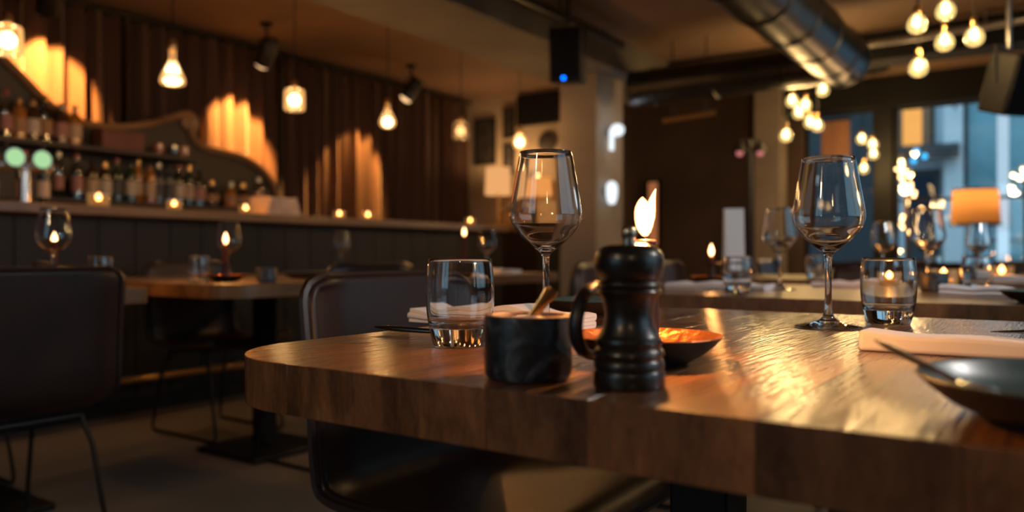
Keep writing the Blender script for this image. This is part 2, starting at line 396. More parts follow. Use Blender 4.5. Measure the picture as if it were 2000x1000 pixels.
window(3, 'Y', 2.66, .4, 4.8, .8, 2.5, [1.9, 3.3])
window(4, 'X', -2.26, -2.0, -.6, .8, 2.5, [-1.3])
sbox('trim_2', (-1.67, 9.34, .72), (-1.52, 9.54, 2.46), M['frame_black'])
# beam, columns
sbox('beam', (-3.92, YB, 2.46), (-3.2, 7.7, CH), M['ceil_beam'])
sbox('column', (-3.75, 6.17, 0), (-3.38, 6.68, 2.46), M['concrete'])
sbox('column_far', (-2.9, 9.02, 0), (-2.62, 9.32, CH), M['concrete'])
sbox('beam_cross', (-3.2, 7.3, 2.5), (XR, 7.62, CH), M['black_wall'])

# ------------------------------------------------------------------ street outside
sbox('street', (-14, 9.7, -.25), (12, 40, -.12), M['street'])
sbox('facade', (-8, 15.0, -.12), (-2.55, 15.4, 9), M['facade_dark'])
sbox('facade_pale', (-2.55, 15.0, -.12), (8, 15.4, 9), M['facade'])
t = thing('shop_window', 'tall lit amber shop window across the street', 'window', (-2.12, 14.96, 2.6))
MB().box((0, 0, .42), (.58, .04, .78)).obj('lit_pane', M['shop_glow'], t, smooth=0)
for dx in (-.21, .22): MB().box((dx, -.035, .42), (.13, .02, .78)).obj('dim_strip', M['blind'], t, smooth=0)  # brown strips added to darken the edges of the lit window
for dx in (-.31, .31): MB().box((dx, -.01, .42), (.05, .08, .9)).obj('frame_post', M['frame_black'], t, smooth=0)
MB().box((0, -.01, .86), (.67, .08, .05)).obj('frame_head', M['frame_black'], t, smooth=0)
t = thing('shop_awning', 'dark blue shop fascia with small cyan lamps across the street', 'awning', (-1.93, 14.52, 2.40))
MB().prism([(0, 0), (.38, .08), (.38, .3), (0, .18)], -.52, .52, 'YZ').obj('fascia', M['facade_dark'], t, smooth=0)
for dx, dz in ((-.06, .14), (.06, .05), (-.1, -.01)): MB().sphere((dx, -.05, dz), .045).obj('cyan_lamp', M['cyan_glow'], t)
t = thing('street_doorway', 'dark teal shop doorway across the street', 'door', (-1.95, 14.97, -.12))
MB().box((0, -.02, 1.2), (.5, .06, 2.4)).obj('door_leaf', M['facade_dark'], t, smooth=0)
MB().box((0, -.06, 1.9), (.36, .02, .8)).obj('door_glass', M['b_blue'], t, smooth=0)
t = thing('glazed_shop', 'tall teal glazed shop front in the pale house across the street', 'shop', (-.82, 14.95, -.12))
MB().box((0, .02, 1.9), (1.0, .05, 3.7)).obj('shop_glass', M['teal_glass'], t, smooth=0)
for dx in (-.5, 0, .5): MB().box((dx, -.02, 1.9), (.05, .09, 3.7)).obj('mullion', M['facade_dark'], t, smooth=0)
for dz in (1.2, 3.78): MB().box((0, -.02, dz), (1.05, .09, .06)).obj('transom', M['facade_dark'], t, smooth=0)
t = thing('wall_pillar', 'pale grey pillar of the house front, left of the teal shop glass', 'pillar', (-1.5, 14.93, -.12))
MB().box((0, 0, 3.0), (.28, .14, 6.0)).obj('shaft', M['facade_pale2'], t, bevel=.01)
MB().box((0, -.02, .2), (.34, .2, .4)).obj('plinth', M['facade_pale2'], t, bevel=.01)
t = thing('bright_pole', 'tall bright white pole with added glow in the street outside the window', 'light', (-.66, 12.2, -.12))  # pale street pole, its brightness put in as emission
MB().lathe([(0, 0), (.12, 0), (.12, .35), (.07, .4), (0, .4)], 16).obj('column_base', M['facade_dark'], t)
MB().lathe([(0, .4), (.066, .4), (.066, 3.0), (0, 3.0)], 16).obj('glowing_shaft', M['pole_glow'], t)
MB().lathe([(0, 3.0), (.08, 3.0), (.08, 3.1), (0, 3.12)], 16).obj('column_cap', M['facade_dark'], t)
t = thing('street_lamp', 'small warm street lamp hanging before the pale house front', 'lamp', (-1.47, 13.6, 3.2))
MB().tube([(0, 1.24, .05), (0, .6, .14), (0, 0, .12)], .018, 8).obj('arm', M['black_metal'], t)
MB().lathe([(0, .1), (.05, .1), (.14, 0), (0, 0)], 16).obj('lamp_hood', M['black_metal'], t)
MB().sphere((0, 0, -.02), .08, sq=.5).obj('lamp_glow', M['white_glow'], t)

# ------------------------------------------------------------------ curtain
t = thing('curtain', 'long dark brown pleated curtain on the wall behind the bar', 'curtain', (-5.92, 0, 0))
yy = -1.0; pn = 0
while yy < 7.55:
    L = min(1.45, 7.62-yy); vs = []; fs = []
    n = int(L/.0135); zs = [.02, .5, 1.0, 1.6, 2.1, 2.45, 2.66]
    ph = random.random()*6
    for zi, z in enumerate(zs):
        for i in range(n+1):
            y = yy + L*i/n; k = 2*PI/.145
            w = math.sin(k*y+ph+.9*math.sin(2.3*y)+.12*zi) * (.068 if z < 2.5 else .055) + .02*math.sin(2.7*k*y+1.3*ph) + .02*math.sin(3.1*y)
            vs.append((w, y, z))
    for zi in range(len(zs)-1):
        for i in range(n):
            a = zi*(n+1)+i; fs.append((a, a+1, a+n+2, a+n+1))
    o = mesh_obj('curtain_panel', vs, fs, M['curtain'], t, smooth=80, recalc=False)
    yy += L - .01; pn += 1
MB().tube([(0, -1.1, 2.69), (0, 7.66, 2.69)], .016, 8).obj('curtain_rail', M['black_metal'], t)

# ------------------------------------------------------------------ tables
def table(label, x0, x1, y0, y1, r, cols, ztop=.75, th=.048, bw=(.065, .125), mat='table', seed=1, group='wood plank tables', base=(.22, .22)):
    rnd = random.Random(seed)
    cx, cy_ = (x0+x1)/2, (y0+y1)/2
    t = thing('dining_table', label, 'table', (cx, cy_, 0), 0, group)
    X0, X1, Y0, Y1 = x0-cx, x1-cx, y0-cy_, y1-cy_
    def inset(x):
        d = min(x-X0, X1-x)
        return r - math.sqrt(max(0, r*r-(r-d)**2)) if d < r else 0
    x = X0
    while x < X1-1e-4:
        w = rnd.uniform(*bw); xe = x+w
        if X1-xe < bw[0]*.8: xe = X1
        g = .00012
        xs = [x+g, xe-g]
        for e in (X0, X1):
            for k in range(13):
                q = r*(1-math.cos(PI/2*k/12)); q = e+q if e == X0 else e-q
                if x+g < q < xe-g: xs.append(q)
        if x == X0: xs[0] = X0+1e-5
        if xe == X1: xs[1] = X1-1e-5
        xs = sorted(set(xs))
        poly = [(q, Y0+inset(q)) for q in xs] + [(q, Y1-inset(q)) for q in reversed(xs)]
        MB().prism(poly, ztop-th, ztop).obj('board', M[mat], t, bevel=.0005, smooth=50)
        x = xe
    for (px, py) in cols:
        c = thing('pedestal', None, None, (px-cx, py-cy_, 0)); c.parent = t
        MB().box((0, 0, .365), (.075, .075, .66)).obj('pedestal_column', M['black_metal'], c, bevel=.004)
        MB().box((0, 0, .012), (base[0]*2, base[1]*2, .024)).obj('base_plate', M['black_metal'], c, bevel=.006)
        MB().box((0, 0, ztop-th-.006), (.3, .3, .012)).obj('mounting_plate', M['black_metal'], c, bevel=.002)
    return t
table('lacquered plank dining table nearest the camera with rounded corners', -.75, .95, .494, 1.449, .13, [(-.37, .97), (.6, .97)], seed=4)
table('plank table directly behind the nearest table, set with napkins', -1.12, .95, 1.9, 2.8, .06, [(-.5, 2.35), (.5, 2.35)], seed=5, mat='table_far')
table('third plank table in the right hand row, towards the windows', -1.36, .85, 3.35, 4.2, .06, [(-.6, 3.78), (.4, 3.78)], seed=6, mat='table_far')
table('farthest plank table of the right hand row, below the far windows', -1.3, .7, 5.0, 5.85, .06, [(-.7, 5.4), (.2, 5.4)], seed=7, mat='table_far')
table('plank table behind the leather chair at the left edge of the photo', -3.5, -2.336, .2, 1.397, .03, [(-2.97, 1.12)], seed=8, mat='table_far', bw=(.12, .2), base=(.2, .2))
table('plank table with broad rounded corner midway along the bar front', -3.5, -2.3, 1.64, 2.8, .14, [(-2.88, 2.25)], seed=9, mat='table_far', bw=(.12, .2), base=(.2, .2))
table('small plank table beyond, near the bar end and the column', -3.55, -2.36, 3.08, 3.9, .06, [(-2.95, 3.5)], seed=10, mat='table_far', bw=(.12, .2))

# ------------------------------------------------------------------ leather chairs
def make_chair(label):
    t = thing('dining_chair', label, 'chair', (0, 0, 0), 0, 'leather bucket chairs')
    prof = spline([(-.272, .813, 0), (-.264, .74, 0), (-.255, .66, 0), (-.248, .58, 0), (-.242, .50, 0), (-.228, .440, 0), (-.188, .408, 0), (-.10, .402, 0), (.02, .414, 0), (.12, .432, 0), (.20, .448, 0), (.24, .450, 0), (.262, .432, 0)], 5)
    L = [0]
    for a, b in zip(prof, prof[1:]): L.append(L[-1]+(b-a).length)
    tot = L[-1]; nu = 30
    def interp(tab, s):
        for (a, va), (b, vb) in zip(tab, tab[1:]):
            if s <= b: return va+(vb-va)*(s-a)/(b-a)
        return tab[-1][1]
    grid = []
    for i, p in enumerate(prof):
        s = L[i]/tot; T = (prof[min(i+1, len(prof)-1)]-prof[max(i-1, 0)]).normalized()
        nrm = Vector((-T.y, T.x)) ; nrm = nrm if True else nrm
        hw = interp([(0, .236), (.3, .246), (.5, .25), (.75, .246), (1, .236)], s)
        lift = interp([(0, .022), (.25, .034), (.48, .04), (.7, .03), (.9, .015), (1, .006)], s)
        R = .05
        for d in (L[i], tot-L[i]):
            if d < R: hw -= R-math.sqrt(R*R-(R-d)**2)
        row = []
        for k in range(nu+1):
            u = -1+2*k/nu
            l = lift*max(0, (abs(u)-.55)/.45)**2
            row.append(Vector((p.x+nrm.x*l, hw*u, p.y+nrm.y*l)))
        grid.append(row)
    vs = [v for r in grid for v in r]; fs = []
    for i in range(len(grid)-1):
        for k in range(nu):
            a = i*(nu+1)+k; fs.append((a, a+1, a+nu+2, a+nu+1))
    o = mesh_obj('seat_shell', vs, fs, M['leather'], t, smooth=180, recalc=False)
    md = o.modifiers.new('solid', 'SOLIDIFY'); md.thickness = .018; md.offset = -1 
    rim = [r[0] for r in grid] + grid[-1][1:-1] + [r[-1] for r in reversed(grid)] + list(reversed(grid[0][1:-1]))
    MB().tube(rim, .0085, 6, closed=True).obj('piping', M['piping'], t)
    for k in (3, nu-3):
        line = [r[k] for r in grid[2:-3]]
        MB().tube([p+Vector((.003, 0, .003)) for p in line], .004, 6).obj('seam', M['piping'], t)
        st = MB(); kk = k+(1 if k == 3 else -1)*.45; k0 = int(math.floor(kk)); fr = kk-k0
        pts = [r[k0].lerp(r[k0+1], fr) for r in grid[2:-3]]
        pts = spline(pts, 4)
        for q in range(0, len(pts)-1, 2):
            a, b = pts[q], pts[q].lerp(pts[q+1], .8); off = Vector((.0025, 0, .0025))
            st.tube([a+off, b+off], .0011, 4)
        so = st.obj('stitching', M['thread'], t, smooth=0); so['kind'] = 'stuff'
    for sy in (-1, 1):
        y = sy*.185
        pts = [(.13, y*.85, .408), (.17, y*.93, .3), (.235, y, .05), (.238, y, .024), (.228, y, .011), (.2, y, .008), (-.22, y, .008), (-.25, y, .011), (-.262, y, .024), (-.258, y, .05), (-.2, y*.93, .3), (-.16, y*.85, .384)]
        MB().tube(pts, .0075, 8).obj('sled_leg', M['black_metal'], t)
    for x, zz_ in ((.128, .406), (-.158, .382)): MB().tube([(x, -.165, zz_), (x, .165, zz_)], .007, 8).obj('cross_bar', M['black_metal'], t)
    return t
ch0 = make_chair('dark leather chair tucked under the nearest table, its seat showing below')
ch0.location = (-.835, 1.16, 0)
for x, y, a, lb in [
    (-2.53, 1.04, PI, 'dark leather chair at the left edge of the photo, its plain back to the camera'),
    (-3.42, 1.18, 0, 'dark leather chair on the bar side of the leftmost table'),
    (-3.36, 2.36, 0, 'dark leather chair on the bar side of the table midway along the bar'),
    (-2.52, 2.30, PI, 'dark leather chair backing onto the aisle at the table midway along the bar'),
    (-2.15, 3.5, PI, 'dark leather chair on the aisle side of the small table near the column'),
    (-1.18, 2.68, 0, 'dark leather chair at the left end of the table behind the nearest table'),
    (-1.45, 3.82, 0, 'dark leather chair at the left end of the third right hand table'),
    (-1.4, 5.42, 0, 'dark leather chair at the left end of the farthest right hand table'),
    (-.75, 4.4, -PI/2, 'dark leather chair on the window side of the third table, left of two'),
    (-.15, 4.4, -PI/2, 'dark leather chair on the window side of the third table, right of two'),
    (-.5, 3.02, -PI/2, 'dark leather chair between the second and third right hand tables'),
]: dup(ch0, (x, y, 0), a, lb)

# ------------------------------------------------------------------ glasses
def make_wineglass(label):
    t = thing('wine_glass', label, 'wine glass', (0, 0, .75), 0, 'stemmed wine glasses on the tables')
    foot = [(0, .0006), (.036, .0004), (.0442, .0009), (.0447, .0017), (.0435, .0026)]
    up = [(.030, .0048), (.018, .0085), (.010, .0135), (.0062, .021), (.0050, .032)]
    stem = [(.0045, .05), (.0044, .075), (.0047, .092), (.0058, .101)]
    bowl = [(.0085, .106), (.0145, .1105), (.0245, .119), (.036, .1305), (.0446, .1425), (.0480, .1510), (.0486, .158), (.0476, .167), (.0445, .1855), (.0400, .211), (.0352, .2385)]
    full = sp2(foot+up+stem+bowl, 5)
    zi = next(i for i, p in enumerate(full) if p[1] > .100)
    fi = next(i for i, p in enumerate(full) if p[1] > .030)
    th = .0011
    inner = [(.0352-th, .2388)] + [(r-th, z) for r, z in reversed(bowl[4:-1])] + [(.0345, .1312), (.0228, .1200), (.012, .1133), (.005, .1103), (0, .1096)]
    inn = sp2(inner, 5); inn[-1] = (0, .1096)
    full[-1] = (.0352, .2385)
    bowlp = full[zi:] + [(.0350, .2391), (.0344, .2392)] + inn
    n = 56
    for nm, pr in (('foot', full[:fi+1]), ('stem', full[fi:zi+1]), ('bowl', bowlp)):
        MB().lathe(pr, n).obj(nm, M['glass'], t, smooth=180, recalc=False)
    return t
wg0 = make_wineglass('tall empty wine glass at the middle of the nearest table, behind the dark marble cup')
wg0.location = (-.567, .8965, .75)
def WG(x, y, lb): return dup(wg0, (x, y, .75), random.random()*6, lb)
WG(-.273, 1.174, 'tall empty wine glass on the right of the nearest table, beside a tumbler')
def make_tumbler(label):
    t = thing('tumbler', label, 'tumbler', (0, 0, .75), 0, 'clear tumblers on the tables')
    base = [(0, .0012), (.024, .0010), (.0275, .0003), (.0293, .0012), (.0305, .004), (.0328, .012), (.0352, .024)]
    wall = [(.0372, .036), (.0384, .050), (.0386, .064), (.0377, .080), (.0356, .0975)]
    out = sp2(base+wall, 4); bi = next(i for i, p in enumerate(out) if p[1] > .0235)
    inn = sp2([(.0343, .0978), (.0366, .080), (.0375, .064), (.0371, .050), (.0357, .036), (.0334, .0265), (.028, .0222), (.015, .0215), (0, .0213)], 4); inn[-1] = (0, .0213)
    ii = next(i for i, p in enumerate(inn) if p[1] < .0270)
    out[-1] = (.0356, .0975)
    MB().lathe(out[:bi+1], 56).obj('thick_base', M['glass'], t, smooth=180, recalc=False)
    MB().lathe(out[bi:]+[(.0352, .0982), (.0347, .0983)]+inn, 56).obj('wall', M['glass'], t, smooth=180, recalc=False)
    return t
tb0 = make_tumbler('clear tumbler at the left end of the nearest table, before a white napkin'); tb0.location = (-.558, .702, .75)
def TB(x, y, lb): return dup(tb0, (x, y, .75), 0, lb)
TB(-.214, 1.285, 'clear tumbler on the right of the nearest table, behind the long white napkin')
# background place settings
WG(-2.45, 1.16, 'wine glass on the table behind the chair at the left edge of the photo')
TB(-2.52, 1.335, 'tumbler beside the glowing wine glass on the leftmost table')
WG(-2.84, 2.04, 'wine glass beside the candle on the table midway along the bar')
TB(-2.60, 1.74, 'tumbler left of the candle on the table midway along the bar')
WG(-3.36, 3.15, 'wine glass on the left corner of the small table near the bar end')
WG(-2.52, 3.40, 'wine glass on the right side of the small table near the column')
TB(-.709, 2.064, 'tumbler on the left end of the second right hand table')
WG(-.68, 2.345, 'wine glass on the left end of the second right hand table')
WG(-.33, 2.62, 'wine glass on the far edge of the second table, behind the right tumbler')
TB(-.20, 2.55, 'tumbler on the far edge of the second table, near the dark block')
WG(-.62, 3.6, 'wine glass on the third table, left of two there')
WG(-.3, 3.9, 'wine glass on the third table, right of two there')
TB(-.45, 3.75, 'tumbler between two wine glasses on the third table')
TB(-.9, 3.62, 'tumbler at the left end of the third table')

# ------------------------------------------------------------------ napkins, cutlery, plates
def folded(L, W, layers, gap, wave=.003, lift=0, seed=0, sag=0.0):
    rnd = random.Random(seed); path = []
    hw = W/2 - gap/2
    for i in range(layers):
        z = gap*(i+.5); seg = [(-hw+2*hw*k/8, z) for k in range(9)]
        if i % 2: seg.reverse()
        path += seg
        if i < layers-1:
            s = 1 if i % 2 == 0 else -1
            for k in range(1, 4):
                a = -PI/2+PI*k/4; path.append((s*(hw+gap/2*math.cos(a)), z+gap/2+gap/2*math.sin(a)))
    P = [Vector((a, b)) for a, b in path]; t = gap*.46; left = []; right = []
    for i, p in enumerate(P):
        T = (P[min(i+1, len(P)-1)]-P[max(i-1, 0)]).normalized(); n = Vector((-T.y, T.x)); left.append(p+n*t); right.append(p-n*t)
    ring = left+list(reversed(right)); m = len(ring); nx = 26; H = gap*layers
    vs = []
    p1, p2 = rnd.random()*6, rnd.random()*6
    for j in range(nx+1):
        x = -L/2+L*j/nx
        for q in ring:
            h = q.y/H
            zz = q.y*(1+.10*math.sin(6*x/L+p1)) + h*wave*math.sin(15*x/L*1.3+p2) + h*lift*math.exp(-((x-.1*L)/(L*.25))**2) - h*sag*abs(2*x/L)**4
            yy_ = q.x + .003*math.sin(7*x/L+p2) * h
            vs.append((x + .002*math.sin(40*q.x+p1), yy_, zz))
    fs = [tuple(range(m)), tuple(reversed(range(nx*m, (nx+1)*m)))]
    for j in range(nx):
        for k in range(m):
            k2 = (k+1) % m; fs.append((j*m+k, (j+1)*m+k, (j+1)*m+k2, j*m+k2))
    return vs, fs
def napkin(label, x, y, rz, L=.28, W=.08, layers=4, gap=.005, z=.75, bevel=0, **kw):
    vs, fs = folded(L, W, layers, gap, **kw)
    o = mesh_obj('napkin', vs, fs, M['napkin'], None, smooth=60, loc=(x, y, z - (gap*.04 if bevel else 0)), bevel=bevel)
    if bevel: o.modifiers['bevel'].segments = 4; o.rotation_euler = (0, 0, rz)
    return tag(o, label, 'napkin', 'folded white napkins on the tables')
napkin('folded white napkin behind the left tumbler on the nearest table', -.682, .945, math.radians(49), L=.285, W=.07, layers=4, gap=.0048, seed=1, lift=.008)
napkin('long rolled white napkin on the right of the nearest table, under a fork', .01, .935, math.radians(1), L=.38, W=.066, layers=1, gap=.0225, seed=2, wave=.0012, bevel=.007)
napkin('folded white napkin at the left end of the second table, left of its tumbler', -.84, 2.28, math.radians(4), L=.3, W=.09, seed=3)
napkin('folded white napkin behind the wine glass on the second table', -.52, 2.62, math.radians(3), L=.26, W=.09, seed=4)
napkin('folded napkin at the right of the second table, lit blue by the window', -.08, 2.2, 0, L=.34, W=.09, layers=5, seed=5)
napkin('folded napkin on the third table, lit blue by the window', -.12, 3.55, 0, L=.34, W=.1, layers=5, seed=6)
napkin('folded napkin on the farthest table, below the pleated floor lamp', -.45, 5.3, 0, L=.34, W=.1, layers=5, seed=7)
napkin('folded napkin beside the candle on the table midway along the bar', -2.5, 2.40, math.radians(60), L=.24, W=.09, seed=8)
napkin('folded napkin at the far corner of the table midway along the bar', -2.48, 2.68, math.radians(20), L=.2, W=.1, seed=9)
napkin('folded napkin on the small table near the column', -2.6, 3.62, math.radians(20), L=.24, W=.1, seed=10)
napkin('folded napkin on the leftmost table, left of its wine glass', -2.5, .86, math.radians(80), L=.24, W=.09, seed=11)

def plate(label, x, y, R=.11, z=.75, name='plate'):
    t = thing(name, label, 'plate', (x, y, z), 0, 'dark glazed plates')
    k = R/.11
    out = [(0, .002), (.055*k, .002), (.06*k, 0), (.068*k, 0), (.07*k, .003)]
    side = [(.084*k, .0075), (.098*k, .016), (.108*k, .0245), (R, .0262)]
    inn = [(.1085*k, .0275), (.1055*k, .0262), (.094*k, .0165), (.08*k, .0105), (.06*k, .0082), (.03*k, .0076), (0, .0075)]
    MB().lathe(sp2(out+side, 3), 64).obj('underside', M['plate_foot'], t, smooth=60, recalc=False)
    pr = sp2([(R, .0262)]+inn, 3); pr[-1] = (0, .0075)
    MB().lathe(pr, 64).obj('glazed_top', M['plate'], t, smooth=60, recalc=False)
    return t
pl0 = plate('dark teal glazed plate at the right edge of the nearest table', .015, .600, .098)
plate('small dark plate at the far left corner of the nearest table', -.662, 1.20, .085)
dup(pl0, (-.02, 2.02, .75), 0, 'dark plate at the right of the second table before the blue lit napkin')
dup(pl0, (-.05, 3.72, .75), 0, 'dark plate on the third table behind its blue lit napkin')
dup(pl0, (-2.72, 2.34, .75), 0, 'dark plate behind the wine glass on the table midway along the bar')
dup(pl0, (-.42, 5.52, .75), 0, 'dark plate on the farthest table below the floor lamp')

def handle_secs(p0, p1, ws, ts, bow=0.0):
    p0, p1 = Vector(p0), Vector(p1); T = (p1-p0).normalized(); side = T.cross(Vector((0, 0, 1))).normalized(); up = side.cross(T)
    n = len(ws); return [(p0.lerp(p1, i/(n-1))+up*bow*math.sin(PI*i/(n-1)), side*ws[i], up*ts[i]) for i in range(n)]
def knife(label, p0, p1):
    t = thing('knife', label, 'cutlery', p0, 0, 'steel cutlery'); d = Vector(p1)-Vector(p0)
    a = handle_secs((0, 0, 0), d*.46, [.001, .0048, .0056, .0056, .0052, .0045, .0036], [.0008, .0030, .0036, .0036, .0034, .003, .0026])
    MB().loft(a, 14).obj('handle', M['dark_steel'], t)
    b = handle_secs(d*.455, d, [.0034, .0056, .0082, .0092, .009, .0066, .001], [.0024, .0013, .0011, .001, .0009, .0008, .0004])
    MB().loft(b, 10).obj('blade', M['dark_steel'], t)
    return t
knife('dark steel table knife at the left end of the nearest table, before a tumbler', (-.74, .752, .7585), (-.52, .775, .7545))
def fork(label, p0, p1):
    t = thing('fork', label, 'cutlery', p0, 0, 'steel cutlery'); d = Vector(p1)-Vector(p0); T = d.normalized(); side = T.cross(Vector((0, 0, 1))).normalized()
    MB().loft(handle_secs((0, 0, 0), d*.7, [.001, .005, .0056, .0048, .0038, .003, .003, .0045, .0085], [.0006, .0018, .002, .002, .0019, .0019, .0018, .0016, .0012], .003), 10).obj('handle', M['dark_steel'], t)
    MB().loft(handle_secs(d*.69, d*.78, [.008, .0115, .012, .0118], [.0012, .0012, .0012, .0011]), 10).obj('fork_head', M['dark_steel'], t)
    for k in range(4):
        o = side*(-.0096+.0064*k)
        MB().loft(handle_secs(d*.775+o, d+o*.92, [.0019, .0018, .0016, .0006], [.0011, .0011, .001, .0005], .002), 8).obj('tine', M['dark_steel'], t)
    return t
fork('steel fork lying on the long rolled napkin at the right edge', (-.062, .942, .7745), (.135, .948, .7745))
def spoon(label, p0, p1):
    t = thing('spoon', label, 'cutlery', p0, 0, 'steel cutlery'); d = Vector(p1)-Vector(p0)
    MB().loft(handle_secs((0, 0, 0), d*.74, [.0012, .0042, .0046, .004, .0032, .0028, .003], [.0008, .0018, .002, .002, .002, .002, .0018]), 10).obj('handle', M['steel'], t)
    MB().loft(handle_secs(d*.73, d, [.003, .011, .0165, .019, .0175, .0115, .001], [.0016, .0022, .0032, .0038, .0034, .0022, .0005]), 14).obj('spoon_bowl', M['steel'], t)
    return t
# ------------------------------------------------------------------ pepper mill
t = thing('pepper_mill', 'dark turned wooden pepper mill at the front edge of the nearest table', 'pepper mill', (-.279, .562, .75))
k = .000399
def ring(z, r, h=.0022, d=.0012): return [(r-d, z-h), (r, z-h*.5), (r, z+h*.5), (r-d, z+h)]
base = [(0, 0), (.0268, 0), (.0278, .0015), (.0278, .0115), (.027, .0135), (.0262, .0142), (.0272, .0152), (.0276, .018), (.0270, .0205), (.0255, .0222), (.0262, .0235), (.0272, .0265), (.0262, .0295), (.0245, .031), (.0250, .033), (.0262, .0355), (.0258, .0378), (.0242, .039), (.0228, .0415), (.0205, .046), (.0190, .051), (.0186, .056), (.0192, .062), (.0206, .0675), (.0224, .071), (.0244, .0728), (.0252, .0745), (.0244, .0762), (.0232, .077)]
head = [(.0232, .0772), (.0246, .078), (.0254, .0798), (.0246, .0815), (.0228, .0825), (.0236, .084), (.0252, .086), (.0268, .092), (.0272, .0975), (.0264, .1025), (.0236, .1070), (.019, .1098), (.012, .1112), (0, .1116)]
MB().lathe(base+[(0, .0771)], 48).obj('mill_body', M['mill'], t, smooth=35, recalc=False)
MB().lathe([(0, .0772)]+head, 48).obj('mill_head', M['mill'], t, smooth=35, recalc=False)
MB().lathe([(0, .1114), (.0052, .1114), (.0052, .1150), (.0042, .1158), (.0058, .1172), (.0062, .1200), (.0056, .1232), (.0036, .1250), (0, .1254)], 24).obj('knob', M['knob_metal'], t, smooth=50, recalc=False)
# ------------------------------------------------------------------ salt cup with scoop
t = thing('salt_cup', 'small black marble salt cup at the front edge of the nearest table', 'salt cup', (-.368, .554, .75))
mm, nt, out = new_mat('black_marble')
p = N(nt, 'ShaderNodeBsdfPrincipled'); nt.links.new(p.outputs[0], out.inputs[0]); p.inputs['Roughness'].default_value = .42
tc = N(nt, 'ShaderNodeTexCoord'); n1 = N(nt, 'ShaderNodeTexNoise'); n1.inputs['Scale'].default_value = 34; n1.inputs['Detail'].default_value = 8; n1.inputs['Distortion'].default_value = 2.2
nt.links.new(tc.outputs['Object'], n1.inputs['Vector'])
cr = N(nt, 'ShaderNodeValToRGB'); nt.links.new(n1.outputs['Fac'], cr.inputs[0])
e = cr.color_ramp.elements; e[0].position = .40; e[0].color = (.008, .010, .014, 1); e[1].position = .56; e[1].color = (.022, .030, .048, 1)
q = e.new(.70); q.color = (.11, .115, .125, 1)
nt.links.new(cr.outputs[0], p.inputs['Base Color'])
M['marble'] = mm
MB().lathe([(0, .001), (.031, 0), (.0345, .0015), (.0362, .005), (.0366, .012), (.0368, .05), (.0362, .0525)], 56).obj('cup_wall', M['marble'], t, smooth=40, recalc=False)
M['cup_in'] = pbr('cup_rim_stone', (.34, .20, .145), rough=.6, var=.6, varscale=40, color2=(.10, .08, .08), bump=(90, .3, .0006))
MB().lathe([(.0362, .0525), (.0352, .0532), (.0302, .0530), (.0292, .0515), (.028, .03), (0, .029)], 56).obj('rim', M['cup_in'], t, smooth=40, recalc=False)
o = MB().lathe([(0, .043), (.0283, .042), (.02, .0495), (.01, .0515), (0, .052)], 32).obj('salt', M['salt'], None, smooth=60)
o.location = (-.368, .554, .75); tag(o, 'coarse white salt filling the black marble cup', 'salt', kind='stuff')
t = thing('salt_scoop', 'little pale brass scoop standing in the black marble salt cup', 'scoop', (-.368, .554, .797))
cR, sR = .8216, -.5700   # toward the right of the table end
d = Vector((.8216*.023, .57*.023, .030)); T_ = d.normalized(); w_ = Vector((-.57, .8216, 0)); sd_ = T_.cross(w_).normalized()
MB().loft([(d*f-T_*.004, sd_*a, w_*.0013) for f, a in ((0, .0038), (.2, .0040), (.45, .0043), (.7, .0050), (.9, .0062), (1.0, .0058), (1.02, .0046))], 14).obj('scoop_handle', M['brass'], t)
MB().loft([(d*f-T_*.004, sd_*a, w_*b_) for f, a, b_ in ((-.12, .006, .002), (-.02, .0075, .0028), (.06, .005, .002))], 14).obj('scoop_bowl', M['brass'], t)
# ------------------------------------------------------------------ chamberstick and candle
def flame_mesh(parent, loc, h=.0455, w=.0100, fork=True, name='flame', mat='flame'):
    mb = MB()
    if fork:
        # two tongues of fire joined in one body: left rounded, right drawn to a point
        lft = Vector((-.8216, -.57, 0)); n = 14; N_ = 18; vs = []
        prof = [(0, 0, .0006), (.02, 0, .0032), (.1, .02, .0064), (.22, .06, .0090), (.38, .08, .0102), (.52, .10, .0100), (.62, .14, .0086), (.70, .20, .0062), (.77, .24, .0036), (.83, .24, .0004)]
        secs = [(Vector((0, 0, h*f))+lft*(w*o), lft*(r*.9), Vector((.57, -.8216, 0))*(r*.72)) for f, o, r in prof]
        mb.loft(secs, 18)
        prof2 = [(.22, -.22, .0055), (.4, -.40, .0062), (.55, -.50, .0056), (.68, -.60, .0044), (.8, -.72, .0030), (.9, -.86, .0017), (1.0, -1.02, .0002)]
        secs = [(Vector((0, 0, h*f))+lft*(w*o), lft*(r*.9), Vector((.57, -.8216, 0))*(r*.72)) for f, o, r in prof2]
        mb.loft(secs, 16)
    else:
        mb.lathe([(0, 0), (w*.45, h*.06), (w*.8, h*.2), (w, h*.36), (w*.85, h*.55), (w*.5, h*.78), (w*.18, h*.93), (0, h)], 12)
    return mb.obj(name, M[mat], parent, smooth=60, loc=loc)
